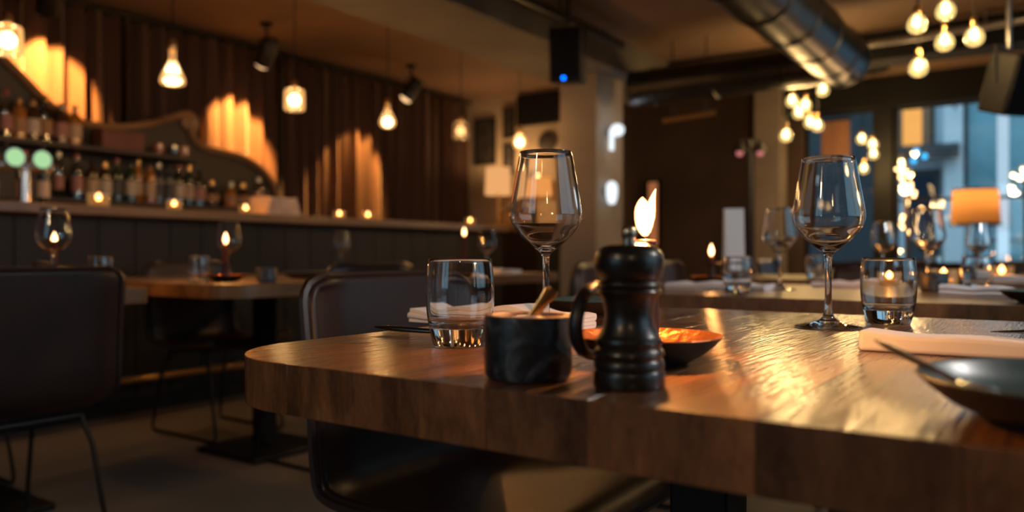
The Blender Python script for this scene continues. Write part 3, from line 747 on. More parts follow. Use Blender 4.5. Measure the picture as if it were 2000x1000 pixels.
def chamberstick(label, loc, rz=0):
    t = thing('chamberstick', label, 'candle holder', loc, rz, 'black chambersticks with copper dishes')
    MB().lathe(sp2([(0, .0015), (.034, .001), (.038, 0), (.042, .002), (.055, .0095), (.066, .0185), (.0722, .0255)], 3)+[(.0728, .0262)], 56).obj('dish', M['enamel'], t, smooth=60, recalc=False)
    pr = sp2([(.0728, .0262), (.0715, .0264), (.064, .0192), (.053, .0112), (.042, .0062), (.03, .0048), (0, .0045)], 3); pr[-1] = (0, .0045)
    MB().lathe(pr, 56).obj('dish_lining', M['copper'], t, smooth=60, recalc=False)
    MB().lathe([(.0102, .0046), (.018, .0046), (.0155, .010), (.0136, .016), (.0130, .066), (.0142, .068), (.0142, .072), (.0112, .072), (.0108, .064), (.0105, .030), (.0102, .0046)], 32).obj('socket', M['enamel'], t, smooth=40, recalc=False)
    L = Vector((-1, 0, 0)); pts = [(.0125, .0665), (.045, .0745), (.085, .0775), (.118, .0765), (.139, .069), (.1505, .053), (.1500, .037), (.138, .0245), (.115, .0185), (.090, .0175), (.066, .0175)]
    P = spline([L*a+Vector((0, 0, b)) for a, b in pts], 4)
    secs = []
    for i, q in enumerate(P):
        T = (P[min(i+1, len(P)-1)]-P[max(i-1, 0)]).normalized(); sd = Vector((0, 1, 0)); secs.append((q, sd*.0062, sd.cross(T)*.0042))
    MB().loft(secs, 14).obj('handle', M['enamel'], t)
    c = MB(); c.tube([(.0125, 0, .046), (.0205, 0, .046)], .0022, 8); c.sphere((.0235, 0, .046), .0056, 14, 10); c.obj('thumbscrew', M['enamel'], t)
    return t
def candle(label, loc, rz=0, h=.112, watts=5.4, z0=.0052, fork=True, wax='wax'):
    t = thing('candle', label, 'candle', (loc[0], loc[1], loc[2]+z0), rz, 'dark red table candles')
    MB().lathe([(0, 0), (.0098, 0), (.0098, h-.006), (.0108, h-.0045), (.0106, h-.001), (.0092, h), (.006, h-.0022), (0, h-.003)], 24, rfun=lambda kk, z: 1+.02*math.sin(3*kk/24*2*PI+z*60)).obj('wax', M[wax], t, smooth=60, recalc=False)
    MB().tube([(0, 0, h-.004), (.0004, 0, h+.004), (.0012, .0008, h+.0085), (.0022, .0012, h+.012)], .0009, 6).obj('wick', M['wick'], t)
    f = flame_mesh(t, (0, 0, h+.003), fork=fork)
    point(t, (0, 0, h+.026), watts, AMBER, .009, 'flame_light')
    return t
ANG = math.radians(34.75)
cs0 = chamberstick('black chamberstick with copper dish behind the pepper mill', (-.330, .699, .75), math.radians(94.4))
ca0 = candle('burning dark red candle with forked flame behind the pepper mill', (-.330, .699, .75), 0)
def candle_stick(x, y, lb, h=None, watts=None, rz=0):
    dup(cs0, (x, y, .75), rz, 'black chamberstick with copper dish '+lb)
    c = candle('burning dark red candle '+lb, (x, y, .75), 0, h=h or .112, watts=watts or 2.6, fork=False)
candle_stick(-2.72, 1.29, 'on the leftmost table behind its wine glass', .125)
candle_stick(-2.61, 1.86, 'on the table midway along the bar', .134)
candle_stick(-2.54, 3.23, 'on the small table near the column', .19)
candle_stick(-1.02, 2.70, 'at the left end of the second table', .088, .5, PI)
spoon('steel spoon resting in the dark teal plate at the right edge', (-.1137, .629, .7905), (-.036, .571, .7635))

# ------------------------------------------------------------------ tealights
def make_tealight(label, glow_h=.05, watts=.5):
    t = thing('tealight_holder', label, 'tealight', (0, 0, 0), 0, 'glowing tealight glasses')
    MB().lathe([(0, .002), (.03, 0), (.036, .004), (.041, .03), (.042, .058), (.0408, .0585), (.0398, .03), (.035, .008), (0, .008)], 24).obj('glass_cup', M['shade_dim'], t, smooth=50, recalc=False)
    MB().lathe([(0, .0085), (.033, .0085), (.035, .028), (0, .028)], 20).obj('wax', M['wax_pale'], t, smooth=40, recalc=False)
    flame_mesh(t, (0, 0, .03), .034, .012, fork=False)
    point(t, (0, 0, .047), watts, AMBER, .012, 'flame_light')
    return t
tl0 = make_tealight('glowing tealight glass on the bar beside the big patch of bottles'); tl0.location = (-4.15, 2.19, 1.1); tl0.scale = (1.35, 1.35, 1.2)
def TL(x, y, z, lb):
    o = dup(tl0, (x, y, z), 0, lb); o.scale = (1, 1, 1); return o
TL(-4.15, 2.62, 1.1, 'glowing tealight glass on the bar, second from the left')
TL(-4.15, 3.10, 1.1, 'glowing tealight glass on the bar, left of the folded towels')
TL(-4.2, 3.92, 1.1, 'small tealight glass on the bar below the right patch of lit curtain')
TL(-4.12, 4.12, 1.1, 'bright tealight glass on the bar, right of the lit curtain')
TL(-4.12, 5.32, 1.1, 'glowing tealight glass near the right end of the bar')
TL(-.40, 2.42, .75, 'amber tealight on the second table behind the right wine glass stem')
TL(-.30, 2.72, .75, 'tealight on the far edge of the second table')
TL(-.55, 4.02, .75, 'tealight on the far edge of the third table')
TL(-.2, 3.62, .75, 'tealight on the right half of the third table')
TL(-.95, 5.25, .75, 'tealight at the left of the farthest table')
TL(-.68, 5.12, .75, 'tealight at the middle of the farthest table')

# dark salt blocks / small cups on other tables
def small_cup(x, y, lb):
    t = thing('salt_cup', lb, 'salt cup', (x, y, .75))
    MB().lathe([(0, .001), (.031, 0), (.036, .004), (.0368, .05), (.0352, .0532), (.0302, .053), (.028, .03), (0, .029)], 32).obj('cup_wall', M['marble'], t, smooth=40, recalc=False)
small_cup(-.30, 2.50, 'black marble salt cup on the second table, right of the wine glass stem')
small_cup(-2.42, 1.90, 'dark salt cup on the near corner of the table midway along the bar')

# menu card
t = thing('menu_card', 'tall white folded menu card standing on the left end of the third table', 'menu', (-1.24, 3.56, .75), math.radians(30))
for sg in (-1, 1):
    MB().box((0, sg*.030, .157), (.085, .003, .31), M4=Matrix.Rotation(sg*.10, 3, 'X')).obj('card_leaf', M['white_paint'], t, smooth=0)
MB().box((0, 0, .006), (.12, .11, .012)).obj('card_base', M['black_plastic'], t, bevel=.002)

# ------------------------------------------------------------------ bar counter
t = thing('bar_counter', 'long bar counter with pale wooden top and dark panelled front', 'bar', (-4.1, 3.0, 0))
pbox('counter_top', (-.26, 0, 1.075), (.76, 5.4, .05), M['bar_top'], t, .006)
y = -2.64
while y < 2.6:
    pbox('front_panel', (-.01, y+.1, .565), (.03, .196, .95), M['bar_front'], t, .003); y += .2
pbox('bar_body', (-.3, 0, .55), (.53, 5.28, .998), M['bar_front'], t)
pbox('kick_plate', (-.02, 0, .045), (.02, 5.28, .088), M['black_metal'], t)
MB().tube([(.11, -2.6, .2), (.11, 2.6, .2)], .018, 10).obj('foot_rail', M['brass'], t)
for yy in (-2, 0, 2): MB().tube([(.005, yy, .2), (.11, yy, .2)], .01, 8).obj('rail_bracket', M['brass'], t)
# towels on the bar
for i in range(4):
    vs, fs = folded(.27-.01*i, .2-.008*i, 2, .014, wave=.004, seed=20+i)
    o = mesh_obj('folded_towel', vs, fs, M['towel'], None, smooth=60, loc=(-4.2, 3.36, 1.1+i*.0292)); o.rotation_euler = (0, 0, PI/2+.05*i)
    tag(o, ['lowest folded towel of the pale stack on the bar', 'second folded towel up in the pale stack on the bar', 'third folded towel up in the pale stack on the bar', 'topmost folded towel of the pale stack on the bar'][i], 'towel', 'folded towels on the bar')
# beer taps
t = thing('beer_tap', 'chrome beer tap with two round pale green lit badges at the left bar end', 'beer tap', (-4.32, 1.903, 1.1))
MB().lathe([(0, 0), (.05, 0), (.05, .012), (.03, .02), (.026, .2), (0, .2)], 20).obj('tap_column', M['steel'], t)
MB().tube([(0, -.13, .2), (0, .13, .2)], .03, 14).obj('cross_pipe', M['steel'], t)
for s in (-.064, .064):
    b = MB(); b.lathe([(0, 0), (.047, 0), (.05, .006), (.05, .016), (.047, .02), (0, .02)], 28, M3=Matrix.Rotation(PI/2, 3, 'Y'), c=(.03, s, .235)); b.obj('badge_housing', M['steel'], t)
    b = MB(); b.lathe([(0, .0), (.043, .0), (.040, .006), (0, .008)], 28, M3=Matrix.Rotation(PI/2, 3, 'Y'), c=(.0505, s, .235)); b.obj('badge', M['tap_badge'], t)
    MB().tube([(.03, s, .19), (.085, s, .18), (.095, s, .13)], .01, 8).obj('spout', M['steel'], t)
    MB().tube([(.02, s*1.35, .22), (.0, s*1.35, .31)], .009, 8, rs=[.007, .013]).obj('tap_handle', M['black_plastic'], t)
# ------------------------------------------------------------------ back bar
t = thing('back_bar', 'dark back bar shelving with flowing carved wooden top edge', 'back bar', (-5.55, 0, 0))
curve = [(.6, 2.30), (1.3, 2.42), (1.8, 2.38), (2.109, 2.283), (2.28, 2.115), (2.339, 2.062), (2.461, 1.954), (2.588, 1.841), (2.754, 1.762), (2.929, 1.747), (3.113, 1.768), (3.308, 1.82), (3.472, 1.888), (3.578, 1.927), (3.645, 1.90), (3.655, 1.84), (3.634, 1.778), (3.71, 1.696), (3.869, 1.669), (4.06, 1.648), (4.21, 1.595), (4.339, 1.508), (4.445, 1.342), (4.47, 1.15)]
cpts = [(v.x, v.y) for v in spline([(a, b, 0) for a, b in curve], 4)]
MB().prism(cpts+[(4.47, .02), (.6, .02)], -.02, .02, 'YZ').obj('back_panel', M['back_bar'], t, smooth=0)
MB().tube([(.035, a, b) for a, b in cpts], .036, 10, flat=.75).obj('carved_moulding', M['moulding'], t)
MB().tube([(.04, 3.60+.05*math.cos(a)*(1-a/18), 1.86+.05*math.sin(a)*(1-a/18)) for a in [i*.35 for i in range(38)]], .018, 8).obj('scroll', M['moulding'], t)
pbox('shelf', (.13, 2.1, 1.56), (.22, 2.95, .03), M['back_bar'], t, .003)
pbox('shelf', (.13, 2.5, 1.205), (.22, 3.85, .03), M['back_bar'], t, .003)
pbox('base_cabinet', (.16, 2.5, .55), (.28, 3.85, 1.1), M['back_bar'], t, .004)
# bottles
def make_bottle(kind, glassm, labelm, capm):
    t = thing('bottle', 'x', 'bottle', (0, 0, 0), 0, 'bottles on the back bar')
    P = {'wine': [(0, .003), (.032, 0), (.037, .004), (.0375, .18), (.034, .205), (.02, .228), (.0145, .245), (.014, .292), (.0155, .294), (.0155, .300), (0, .300)],
         'spirit': [(0, .003), (.036, 0), (.042, .005), (.043, .17), (.039, .192), (.022, .210), (.0155, .222), (.015, .25), (.017, .252), (.017, .262), (0, .262)],
         'round': [(0, .003), (.04, 0), (.05, .006), (.056, .05), (.052, .1), (.03, .135), (.017, .15), (.016, .19), (.0185, .192), (.0185, .2), (0, .2)],
         'slim': [(0, .003), (.026, 0), (.03, .004), (.03, .2), (.026, .225), (.015, .25), (.0135, .3), (.015, .302), (.015, .31), (0, .31)]}[kind]
    MB().lathe(P, 20).obj('glass_body', M[glassm], t, smooth=45, recalc=False)
    rmax = max(r for r, z in P)+.0012; zl = {'wine': (.05, .15), 'spirit': (.045, .14), 'round': None, 'slim': (.06, .15)}[kind]
    if zl: MB().lathe([(rmax, zl[0]), (rmax, zl[1])], 20).obj('bottle_label', M[labelm], t, smooth=45, recalc=False)
    else: MB().lathe([(.0565, .045), (.0568, .052), (.0535, .098)], 20).obj('bottle_label', M[labelm], t, smooth=45, recalc=False)
    zt = P[-1][1]; rt = P[-2][0]
    MB().lathe([(rt+.001, zt-.035), (rt+.0015, zt+.001), (rt, zt+.006), (0, zt+.006)], 16).obj('cap', M[capm], t, smooth=45, recalc=False)
    return t
ORD = ['first', 'second', 'third', 'fourth', 'fifth', 'sixth', 'seventh', 'eighth', 'ninth', 'tenth', 'eleventh', 'twelfth', 'thirteenth', 'fourteenth', 'fifteenth', 'sixteenth', 'seventeenth', 'eighteenth', 'nineteenth', 'twentieth']
CN = {'b_green': 'dark green', 'b_brown': 'brown', 'b_clear': 'clear', 'b_amber': 'amber', 'b_blue': 'blue black'}
LN = {'l_cream': 'cream', 'l_white': 'white', 'l_tan': 'tan', 'l_dark': 'dark', 'l_rose': 'rose'}
protos = {}
def bottle(kind, g, l, cap, x, y, z, lb):
    key = (kind, g, l, cap)
    if key not in protos:
        o = make_bottle(*key); protos[key] = o; o.location = (x, y, z); o['label'] = lb
    else: o = dup(protos[key], (x, y, z), random.random()*6, lb)
    return o
low = [(2.60, 'slim', 'b_clear', 'l_rose', 'knob_metal'), (2.712, 'wine', 'b_clear', 'l_rose', 'cap_red'), (2.807, 'spirit', 'b_brown', 'l_cream', 'black_plastic'), (2.902, 'spirit', 'b_brown', 'l_white', 'brass'), (2.99, 'wine', 'b_green', 'l_dark', 'cap_red'), (3.077, 'wine', 'b_green', 'l_white', 'black_plastic'),
       (3.15, 'slim', 'b_amber', 'l_cream', 'brass'), (3.225, 'wine', 'b_amber', 'l_cream', 'black_plastic'), (3.303, 'wine', 'b_blue', 'l_dark', 'knob_metal'), (3.385, 'wine', 'b_blue', 'l_dark', 'black_plastic'), (3.468, 'wine', 'b_clear', 'l_white', 'cap_red'), (3.545, 'wine', 'b_green', 'l_cream', 'brass'), (3.625, 'spirit', 'b_clear', 'l_rose', 'black_plastic'),
       (3.745, 'round', 'b_clear', 'l_tan', 'brass'), (3.905, 'round', 'b_amber', 'l_tan', 'knob_metal'), (4.02, 'round', 'b_brown', 'l_tan', 'brass'), (4.175, 'spirit', 'b_clear', 'l_rose', 'knob_metal')]
for i, (y, kd, g, l, cp) in enumerate(low):
    bottle(kd, g, l, cp, -5.42+random.uniform(-.015, .02), y, 1.22, '%s bottle with %s label, %s from left on lower back bar shelf' % (CN[g], LN[l], ORD[i]))
upp = [(2.16, 'slim', 'b_clear', 'l_white', 'cap_red'), (2.285, 'wine', 'b_clear', 'l_rose', 'cap_red'), (2.36, 'spirit', 'b_amber', 'l_tan', 'brass'), (2.435, 'spirit', 'b_brown', 'l_white', 'brass'), (2.52, 'wine', 'b_clear', 'l_tan', 'brass'), (2.61, 'spirit', 'b_brown', 'l_rose', 'knob_metal'), (2.70, 'spirit', 'b_amber', 'l_cream', 'knob_metal')]
for i, (y, kd, g, l, cp) in enumerate(upp):
    bottle(kd, g, l, cp, -5.42+random.uniform(-.015, .02), y, 1.575, '%s bottle with %s label, %s from left on upper back bar shelf' % (CN[g], LN[l], ORD[i]))
front = [(1.62, 'wine', 'b_amber', 'l_tan', 'brass'), (1.72, 'spirit', 'b_clear', 'l_cream', 'knob_metal'), (1.83, 'spirit', 'b_brown', 'l_cream', 'brass'), (2.0, 'wine', 'b_clear', 'l_rose', 'cap_red'), (2.1, 'slim', 'b_green', 'l_white', 'brass')]
for i, (y, kd, g, l, cp) in enumerate(front):
    bottle(kd, g, l, cp, -4.55, y, 1.1, '%s bottle with %s label on bar by the beer tap, %s from left' % (CN[g], LN[l], ORD[i]))
t = thing('box', 'reddish box lying on the upper back bar shelf', 'box', (-5.42, 3.0, 1.575))
pbox('carton', (0, 0, .06), (.14, .3, .12), M['box_red'], t, .004); pbox('box_lid', (0, 0, .126), (.146, .306, .014), M['box_red'], t, .003)
for i, y in enumerate((3.30, 3.42, 3.50)):
    o = MB().lathe([(0, .002), (.028, 0), (.035, .05), (.034, .085), (.0325, .085), (.033, .05), (.026, .008), (0, .008)], 20).obj('tumbler', M['b_amber'] if i != 1 else M['b_clear'], None, smooth=45, recalc=False, loc=(-5.42, y, 1.575))
    tag(o, ['amber glass at the right end of the upper back bar shelf, left of three', 'clear glass at the right end of the upper back bar shelf', 'amber glass at the right end of the upper back bar shelf, right of three'][i], 'glass', 'glasses on the upper shelf')

# ------------------------------------------------------------------ pendants over the bar
def bar_pendant(label, y, kind, bright, zc=1.84):
    t = thing('pendant_lamp', label, 'pendant lamp', (-4.0, y, zc), 0, 'glass pendants over the bar')
    P = {'jar': [(.018, .09), (.02, .078), (.05, .066), (.062, .05), (.064, -.045), (.058, -.066), (.03, -.072), (0, -.072)],
         'flask': [(.018, .15), (.018, .075), (.03, .045), (.058, -.015), (.066, -.045), (.055, -.066), (0, -.068)],
         'drop': [(.017, .10), (.018, .06), (.032, .03), (.056, -.02), (.058, -.045), (.044, -.07), (.02, -.08), (0, -.082)],
         'globe': [(.018, .11), (.02, .07), (.045, .05), (.06, .01), (.058, -.03), (.035, -.06), (0, -.068)]}[kind]
    MB().lathe(sp2(P, 4), 28).obj('glass_shade', M['shade_glass'] if bright else M['shade_dim'], t, smooth=60)
    zt = P[0][1]
    MB().lathe([(0, zt+.035), (.012, zt+.035), (.02, zt+.02), (.022, zt-.015), (.015, zt-.035), (0, zt-.035)], 16).obj('socket', M['brass'], t)
    b = {'jar': (0, .037, 1.0), 'flask': (-.045, .046, .45), 'drop': (-.035, .036, 1.0), 'globe': (-.005, .036, 1.0)}[kind]
    MB().sphere((0, 0, b[0]), b[1], 18, 12, sq=b[2]).obj('bulb', M['bulb_hot'] if bright else M['bulb_warm'], t)
    MB().tube([(0, 0, zt+.03), (0, 0, CH-zc-.02)], .0035, 6).obj('cord', M['black_plastic'], t)
    MB().lathe([(0, CH-zc), (.045, CH-zc), (.04, CH-zc-.02), (0, CH-zc-.025)], 16).obj('ceiling_rose', M['black_metal'], t)
    point(t, (0, 0, b[0]+.045 if kind == 'flask' else b[0]), 14 if bright else 8, WARM, .045)
    return t
M['bulb_warm'] = emit('bulb_warm', (1, .58, .24), 2.2)
bar_pendant('bright glass jar pendant over the bar at the left edge of the photo', 1.69, 'jar', 1, 1.84)
bar_pendant('flask shaped glass pendant over the bar, with a flat bright bulb', 2.516, 'flask', 1, 1.845)
bar_pendant('bright glass jar pendant over the bar, right of the upper lit curtain patch', 3.353, 'jar', 1, 1.83)
bar_pendant('teardrop glass pendant over the bar above the right lit curtain patch', 4.196, 'drop', 1, 1.84)
bar_pendant('dim amber glass jar pendant near the right end of the curtain', 5.04, 'jar', 0, 1.85)
bar_pendant('small bright globe pendant just left of the tall wine glass rim', 5.886, 'globe', 1, 1.86)
# ------------------------------------------------------------------ spotlights on the ceiling lighting the curtain
def spotlight(label, y, aim, watts, dirv):
    X = -5.35
    t = thing('spotlight', label, 'spotlight', (X, y, CH), 0, 'black ceiling spotlights aimed at the curtain')
    MB().lathe([(0, 0), (.05, 0), (.05, -.025), (0, -.03)], 18).obj('mount', M['black_metal'], t)
    MB().tube([(0, 0, -.02), (0, 0, -.14)], .011, 8).obj('stem', M['black_metal'], t)
    c = Vector((0, 0, -.25)); d = (Vector(aim)-(Vector((X, y, CH))+c)).normalized()
    R = d.to_track_quat('-Z', 'Y').to_matrix()
    MB().lathe([(0, .13), (.06, .13), (.07, .11), (.07, -.10), (.066, -.10), (.064, -.07), (0, -.07)], 22, c=c, M3=R).obj('lamp_body', M['black_metal'], t)
    MB().lathe([(0, -.132), (.03, -.128), (.052, -.115), (.062, -.094), (0, -.08)], 22, c=c, M3=R).obj('lens', M['lens'], t)
    MB().tube([(-.0, .076, -.25), (0, .076, -.16), (0, 0, -.12), (0, -.076, -.16), (0, -.076, -.25)], .008, 6).obj('yoke', M['black_metal'], t)
    l = bpy.data.lights.new('spot_light', 'SPOT'); l.energy = watts; l.color = (1, .43, .09); l.spot_size = math.radians(58); l.spot_blend = .25; l.shadow_soft_size = .03
    o = bpy.data.objects.new('spot_light', l); col.objects.link(o); o.parent = t; o.location = c+d*.15; o.rotation_euler = d.to_track_quat('-Z', 'Y').to_euler()
    return t
spotlight('black ceiling spotlight beyond the top left corner, over the left lit curtain patch', 2.50, (-5.92, 2.72, 2.05), 620, None)
spotlight('larger black ceiling spotlight at upper left, lens facing the curtain', 4.195, (-5.92, 4.26, 1.78), 640, None)
spotlight('smaller black ceiling spotlight near the far end of the curtain', 5.95, (-5.92, 5.62, 1.50), 500, None)

# ------------------------------------------------------------------ ceiling services
t = thing('cable_track', 'black cable track along the ceiling beam', 'track', (-3.04, 0, 2.6))
MB().box((0, 2.2, .0), (.05, 7.6, .05)).obj('track_rail', M['black_metal'], t, bevel=.004)
for y in (-1, 1, 3, 5): MB().tube([(0, y, .02), (0, y, .14)], .008, 6).obj('track_hanger', M['black_metal'], t)
def speaker(label, loc, rz, tilt, w, h, d, drop, led=True):
    t = thing('loudspeaker', label, 'loudspeaker', loc, rz)
    R = Matrix.Rotation(tilt, 3, 'X')
    def bx(c, dd, nm, m, bev=.006):
        return MB().box(R @ Vector(c), dd, M4=R).obj(nm, m, t, bevel=bev)
    bx((0, 0, 0), (w, d, h), 'cabinet', M['black_plastic'], .015)
    bx((0, -d/2-.004, .01), (w*.9, .01, h*.86), 'front_grille', M['grille'], .003)
    if led:
        p = R @ Vector((-.01, -d/2-.01, -h*.42)); MB().sphere(p, .013, 12, 8).obj('blue_light', M['led_blue'], t)
    for s in (-1, 1):
        MB().tube([R @ Vector((s*(w/2+.004), 0, 0)), (s*(w/2+.012), 0, h*.35), (s*(w/2), 0, h*.62), (0, 0, h*.66)], .008, 6).obj('bracket', M['black_metal'], t)
    MB().tube([(0, 0, h*.6), (0, 0, drop)], .016, 10).obj('drop_pole', M['pipe'] if not led else M['black_metal'], t)
    return t
speaker('black loudspeaker with blue light hanging beside the concrete column', (-2.82, 4.74, 2.22), math.radians(20), .12, .22, .37, .22, CH-2.22)
speaker('black loudspeaker tilted down at the top right before the window', (-.25, 5.15, 1.79), math.radians(50), .32, .17, .33, .19, CH-1.79, led=False)
t = thing('ventilation_duct', 'big dark round ventilation duct with cross branch under the ceiling', 'duct', (-1.42, 3, 2.36))
def rings(mb, a, b, r, step=.55):
    a, b = Vector(a), Vector(b); L = (b-a).length; T = (b-a)/L
    pts = []; rs = []
    s = 0
    while s < L:
        e = min(L, s+step); pts += [a+T*s, a+T*(e-.03), a+T*(e-.025), a+T*(e-.005)]; rs += [r, r, r+.009, r+.009]; s = e
    pts.append(b); rs.append(r); mb.tube(pts, r, 28, rs=rs); return mb
rings(MB(), (0, -4.5, 0), (0, 3.55, 0), .2).obj('main_pipe', M['duct'], t, smooth=30)
rings(MB(), (.12, 3.42, -.04), (-1.72, 3.42, -.04), .155).obj('branch_pipe', M['duct'], t, smooth=30)
for y in (-2, .5, 2.8): MB().tube([(0, y, .19), (0, y, CH-2.36)], .008, 6).obj('duct_hanger', M['black_metal'], t)
t = thing('ceiling_pipe', 'thin silver pipe under the ceiling at upper right', 'pipe', (-1.0, 7.1, 2.6))
MB().tube([(-.75, .1, 0), (1.2, -.1, 0)], .028, 14).obj('pipe_run', M['pipe'], t)
for x in (-.5, .5): MB().tube([(x, 0, .02), (x, 0, .145)], .01, 8).obj('pipe_clip', M['pipe'], t)
t = thing('hanging_rail', 'short brass rail hanging below the ducts', 'rail', (-2.6, 6.6, 2.06))
MB().tube([(-.33, -.02, -.02), (.12, .05, .02)], .022, 10).obj('rail_bar', M['brass'], t)
for x in (-.25, .06): MB().tube([(x, 0, 0), (x, 0, CH-2.06)], .006, 6).obj('rail_cord', M['black_metal'], t)

# ------------------------------------------------------------------ globe bulb pendants
def make_globe(label, watts):
    t = thing('globe_bulb', label, 'pendant bulb', (0, 0, 0), 0, 'clusters of bare globe bulbs')
    MB().lathe(sp2([(.013, .062), (.016, .052), (.034, .036), (.0475, .004), (.042, -.026), (.022, -.043), (0, -.0475)], 4), 24).obj('bulb_glass', M['bulb_glass'], t, smooth=60)
    MB().sphere((0, 0, .008), .017, 12, 8, sq=1.2).obj('filament', M['filament'], t)
    MB().lathe([(0, .105), (.01, .105), (.016, .098), (.017, .06), (.014, .05), (0, .05)], 16).obj('socket', M['brass'], t)
    point(t, (0, 0, -.015), watts, (1, .66, .3), .03)
    return t
cl = [(-0.639, 4.668, 2.065), (-0.515, 4.754, 2.135), (-0.535, 4.894, 2.005), (-0.391, 4.841, 1.998), (-0.652, 4.813, 1.865), (-1.662, 6.961, 2.225), (-1.84, 6.693, 2.112), (-1.814, 6.999, 2.123), (-1.812, 6.785, 2.026), (-1.812, 7.144, 1.994), (-1.713, 6.997, 1.938), (-1.866, 6.604, 1.817), (-1.674, 8.575, 2.01), (-1.581, 8.64, 1.954), (-1.624, 8.902, 1.886), (-1.723, 8.93, 1.746)]
lbl = ['globe bulb at the left of the upper right cluster', 'topmost globe bulb of the upper right cluster', 'globe bulb below the topmost one in the upper right cluster', 'rightmost globe bulb of the upper right cluster', 'lowest globe bulb of the upper right cluster',
       'topmost and rightmost globe bulb of the smaller farther cluster', 'upper left globe bulb of the smaller farther cluster', 'globe bulb touching the upper left one in the farther cluster', 'globe bulb just under the upper pair in the farther cluster', 'left one of the lower pair of globe bulbs in the farther cluster', 'right one of the lower pair of globe bulbs in the farther cluster', 'lowest globe bulb of the smaller farther cluster',
       'topmost of four small globe bulbs before the dark window post', 'second of four small globe bulbs down before the dark window post', 'third of four small globe bulbs down before the dark window post', 'lowest of four small globe bulbs before the dark window post']
gb0 = make_globe(lbl[0], 6.5); gb0.location = cl[0]
allg = [gb0]+[dup(gb0, p, 0, lb) for p, lb in zip(cl[1:], lbl[1:])]
for g, p in zip(allg, cl):
    MB().tube([(0, 0, .1), (0, 0, CH-p[2])], .003, 6).obj('cord', M['black_plastic'], g)
for n_, (x, y) in enumerate([(-.53, 4.76), (-1.78, 6.87), (-1.64, 8.72)]):
    t = thing('ceiling_plate', ['round black ceiling plate above the nearer bulb cluster', 'round black ceiling plate above the farther bulb cluster', 'round black ceiling plate above the four bulbs by the window post'][n_], 'ceiling plate', (x, y, CH))
    MB().lathe([(0, 0), (.2, 0), (.19, -.02), (0, -.025)], 28).obj('plate_disc', M['black_metal'], t)

# ------------------------------------------------------------------ far end: counter, lamps, pictures
t = thing('service_counter', 'wooden service counter below the pictures at the far end wall', 'counter', (-5.2, 7.38, 0))
pbox('counter_top', (0, 0, 1.125), (1.2, .6, .05), M['bar_top'], t, .004)
pbox('counter_body', (0, .03, .55), (1.14, .52, 1.098), M['bar_front'], t)
def drum_lamp(label, x, y, r, z0, h, mat, watts):
    t = thing('table_lamp', label, 'table lamp', (x, y, 1.15))
    MB().lathe([(0, 0), (.08, 0), (.08, .015), (.02, .03), (.014, z0+.05), (0, z0+.05)], 20).obj('lamp_base', M['brass'], t)
    MB().lathe([(r*.98, z0), (r, z0), (r*.92, z0+h), (r*.90, z0+h)], 32).obj('lamp_shade', mat, t, smooth=60)
    MB().sphere((0, 0, z0+h*.4), .03).obj('bulb', M['bulb_warm'], t)
    point(t, (0, 0, z0+h*1.02), watts, WARM, .04)
drum_lamp('cream drum lampshade glowing on the far service counter', -5.30, 7.36, .15, .38, .31, M['cream_glow'], 12)
drum_lamp('wide orange glowing lampshade on the far counter, behind the tall wine glass', -4.86, 7.44, .23, .36, .19, M['orange_glow'], 9)
t = thing('coffee_machine', 'low silver domed machine on the far service counter', 'coffee machine', (-4.92, 7.17, 1.15))
pbox('machine_body', (0, 0, .10), (.36, .16, .2), M['steel'], t, .015); MB().sphere((0, 0, .2), .1, 18, 10, sq=.7).obj('dome', M['steel'], t)
def picture(label, x0, x1, z0, z1, y=7.69):
    t = thing('picture_frame', label, 'picture', ((x0+x1)/2, y, z0), 0, 'dark framed pictures on the end wall'); w, h = x1-x0, z1-z0
    pbox('print', (0, -.006, h/2), (w-.03, .01, h-.03), M['picture'], t)
    for s in (-1, 1):
        pbox('frame_side', (s*(w/2-.012), -.012, h/2), (.024, .024, h), M['frame_black'], t, .002)
        pbox('frame_rail', (0, -.012, h/2+s*(h/2-.012)), (w-.05, .024, .024), M['frame_black'], t, .002)
picture('large dark framed picture on the cream end wall', -5.87, -5.565, 1.93, 2.48)
picture('upper narrow dark picture at the right on the cream end wall', -5.45, -5.29, 2.22, 2.58)
picture('lower narrow dark picture at the right on the cream end wall', -5.45, -5.29, 1.80, 2.15)
t = thing('wall_screen', 'black screen high on the end wall left of the column', 'screen', (-4.92, 7.66, 2.34))
pbox('screen_case', (0, 0, .18), (.64, .05, .36), M['black_plastic'], t, .006); pbox('screen_glass', (0, -.027, .18), (.6, .006, .32), M['frame_black'], t)
t = thing('wall_plaque', 'round dark plaque on the end wall below the screen', 'plaque', (-4.84, 7.69, 2.13))
MB().lathe([(0, 0), (.12, 0), (.125, .01), (.1, .02), (0, .022)], 28, M3=Matrix.Rotation(PI/2, 3, 'X')).obj('plaque_disc', M['picture'], t)
t = thing('white_blob', 'added glowing white sconce on the concrete column, upper one', 'bright mark', (-3.38, 6.385, 1.94), 0, 'added glowing blobs on the column')  # no lamp known here; glow added to make the bright white marks
MB().lathe([(0, 0), (.04, 0), (.035, .03), (0, .03)], 16, M3=Matrix.Rotation(PI/2, 3, 'Y')).obj('wall_plate', M['steel'], t)
MB().tube([(.02, 0, 0), (.07, 0, .01)], .01, 8).obj('arm', M['steel'], t)
MB().sphere((.08, .03, .03), .062, 18, 12, sq=.9).obj('blob_body', M['blob'], t)
MB().tube([(.07, -.06, -.16), (.07, -.055, .02)], .022, 10).obj('blob_tail', M['blob'], t)
point(t, (.2, .02, .03), .8, (.8, .9, 1), .05)  # added light around the upper white mark
t = thing('white_blob', 'added glowing white sconce on the concrete column, lower one', 'bright mark', (-3.38, 6.33, 1.41), 0, 'added glowing blobs on the column')
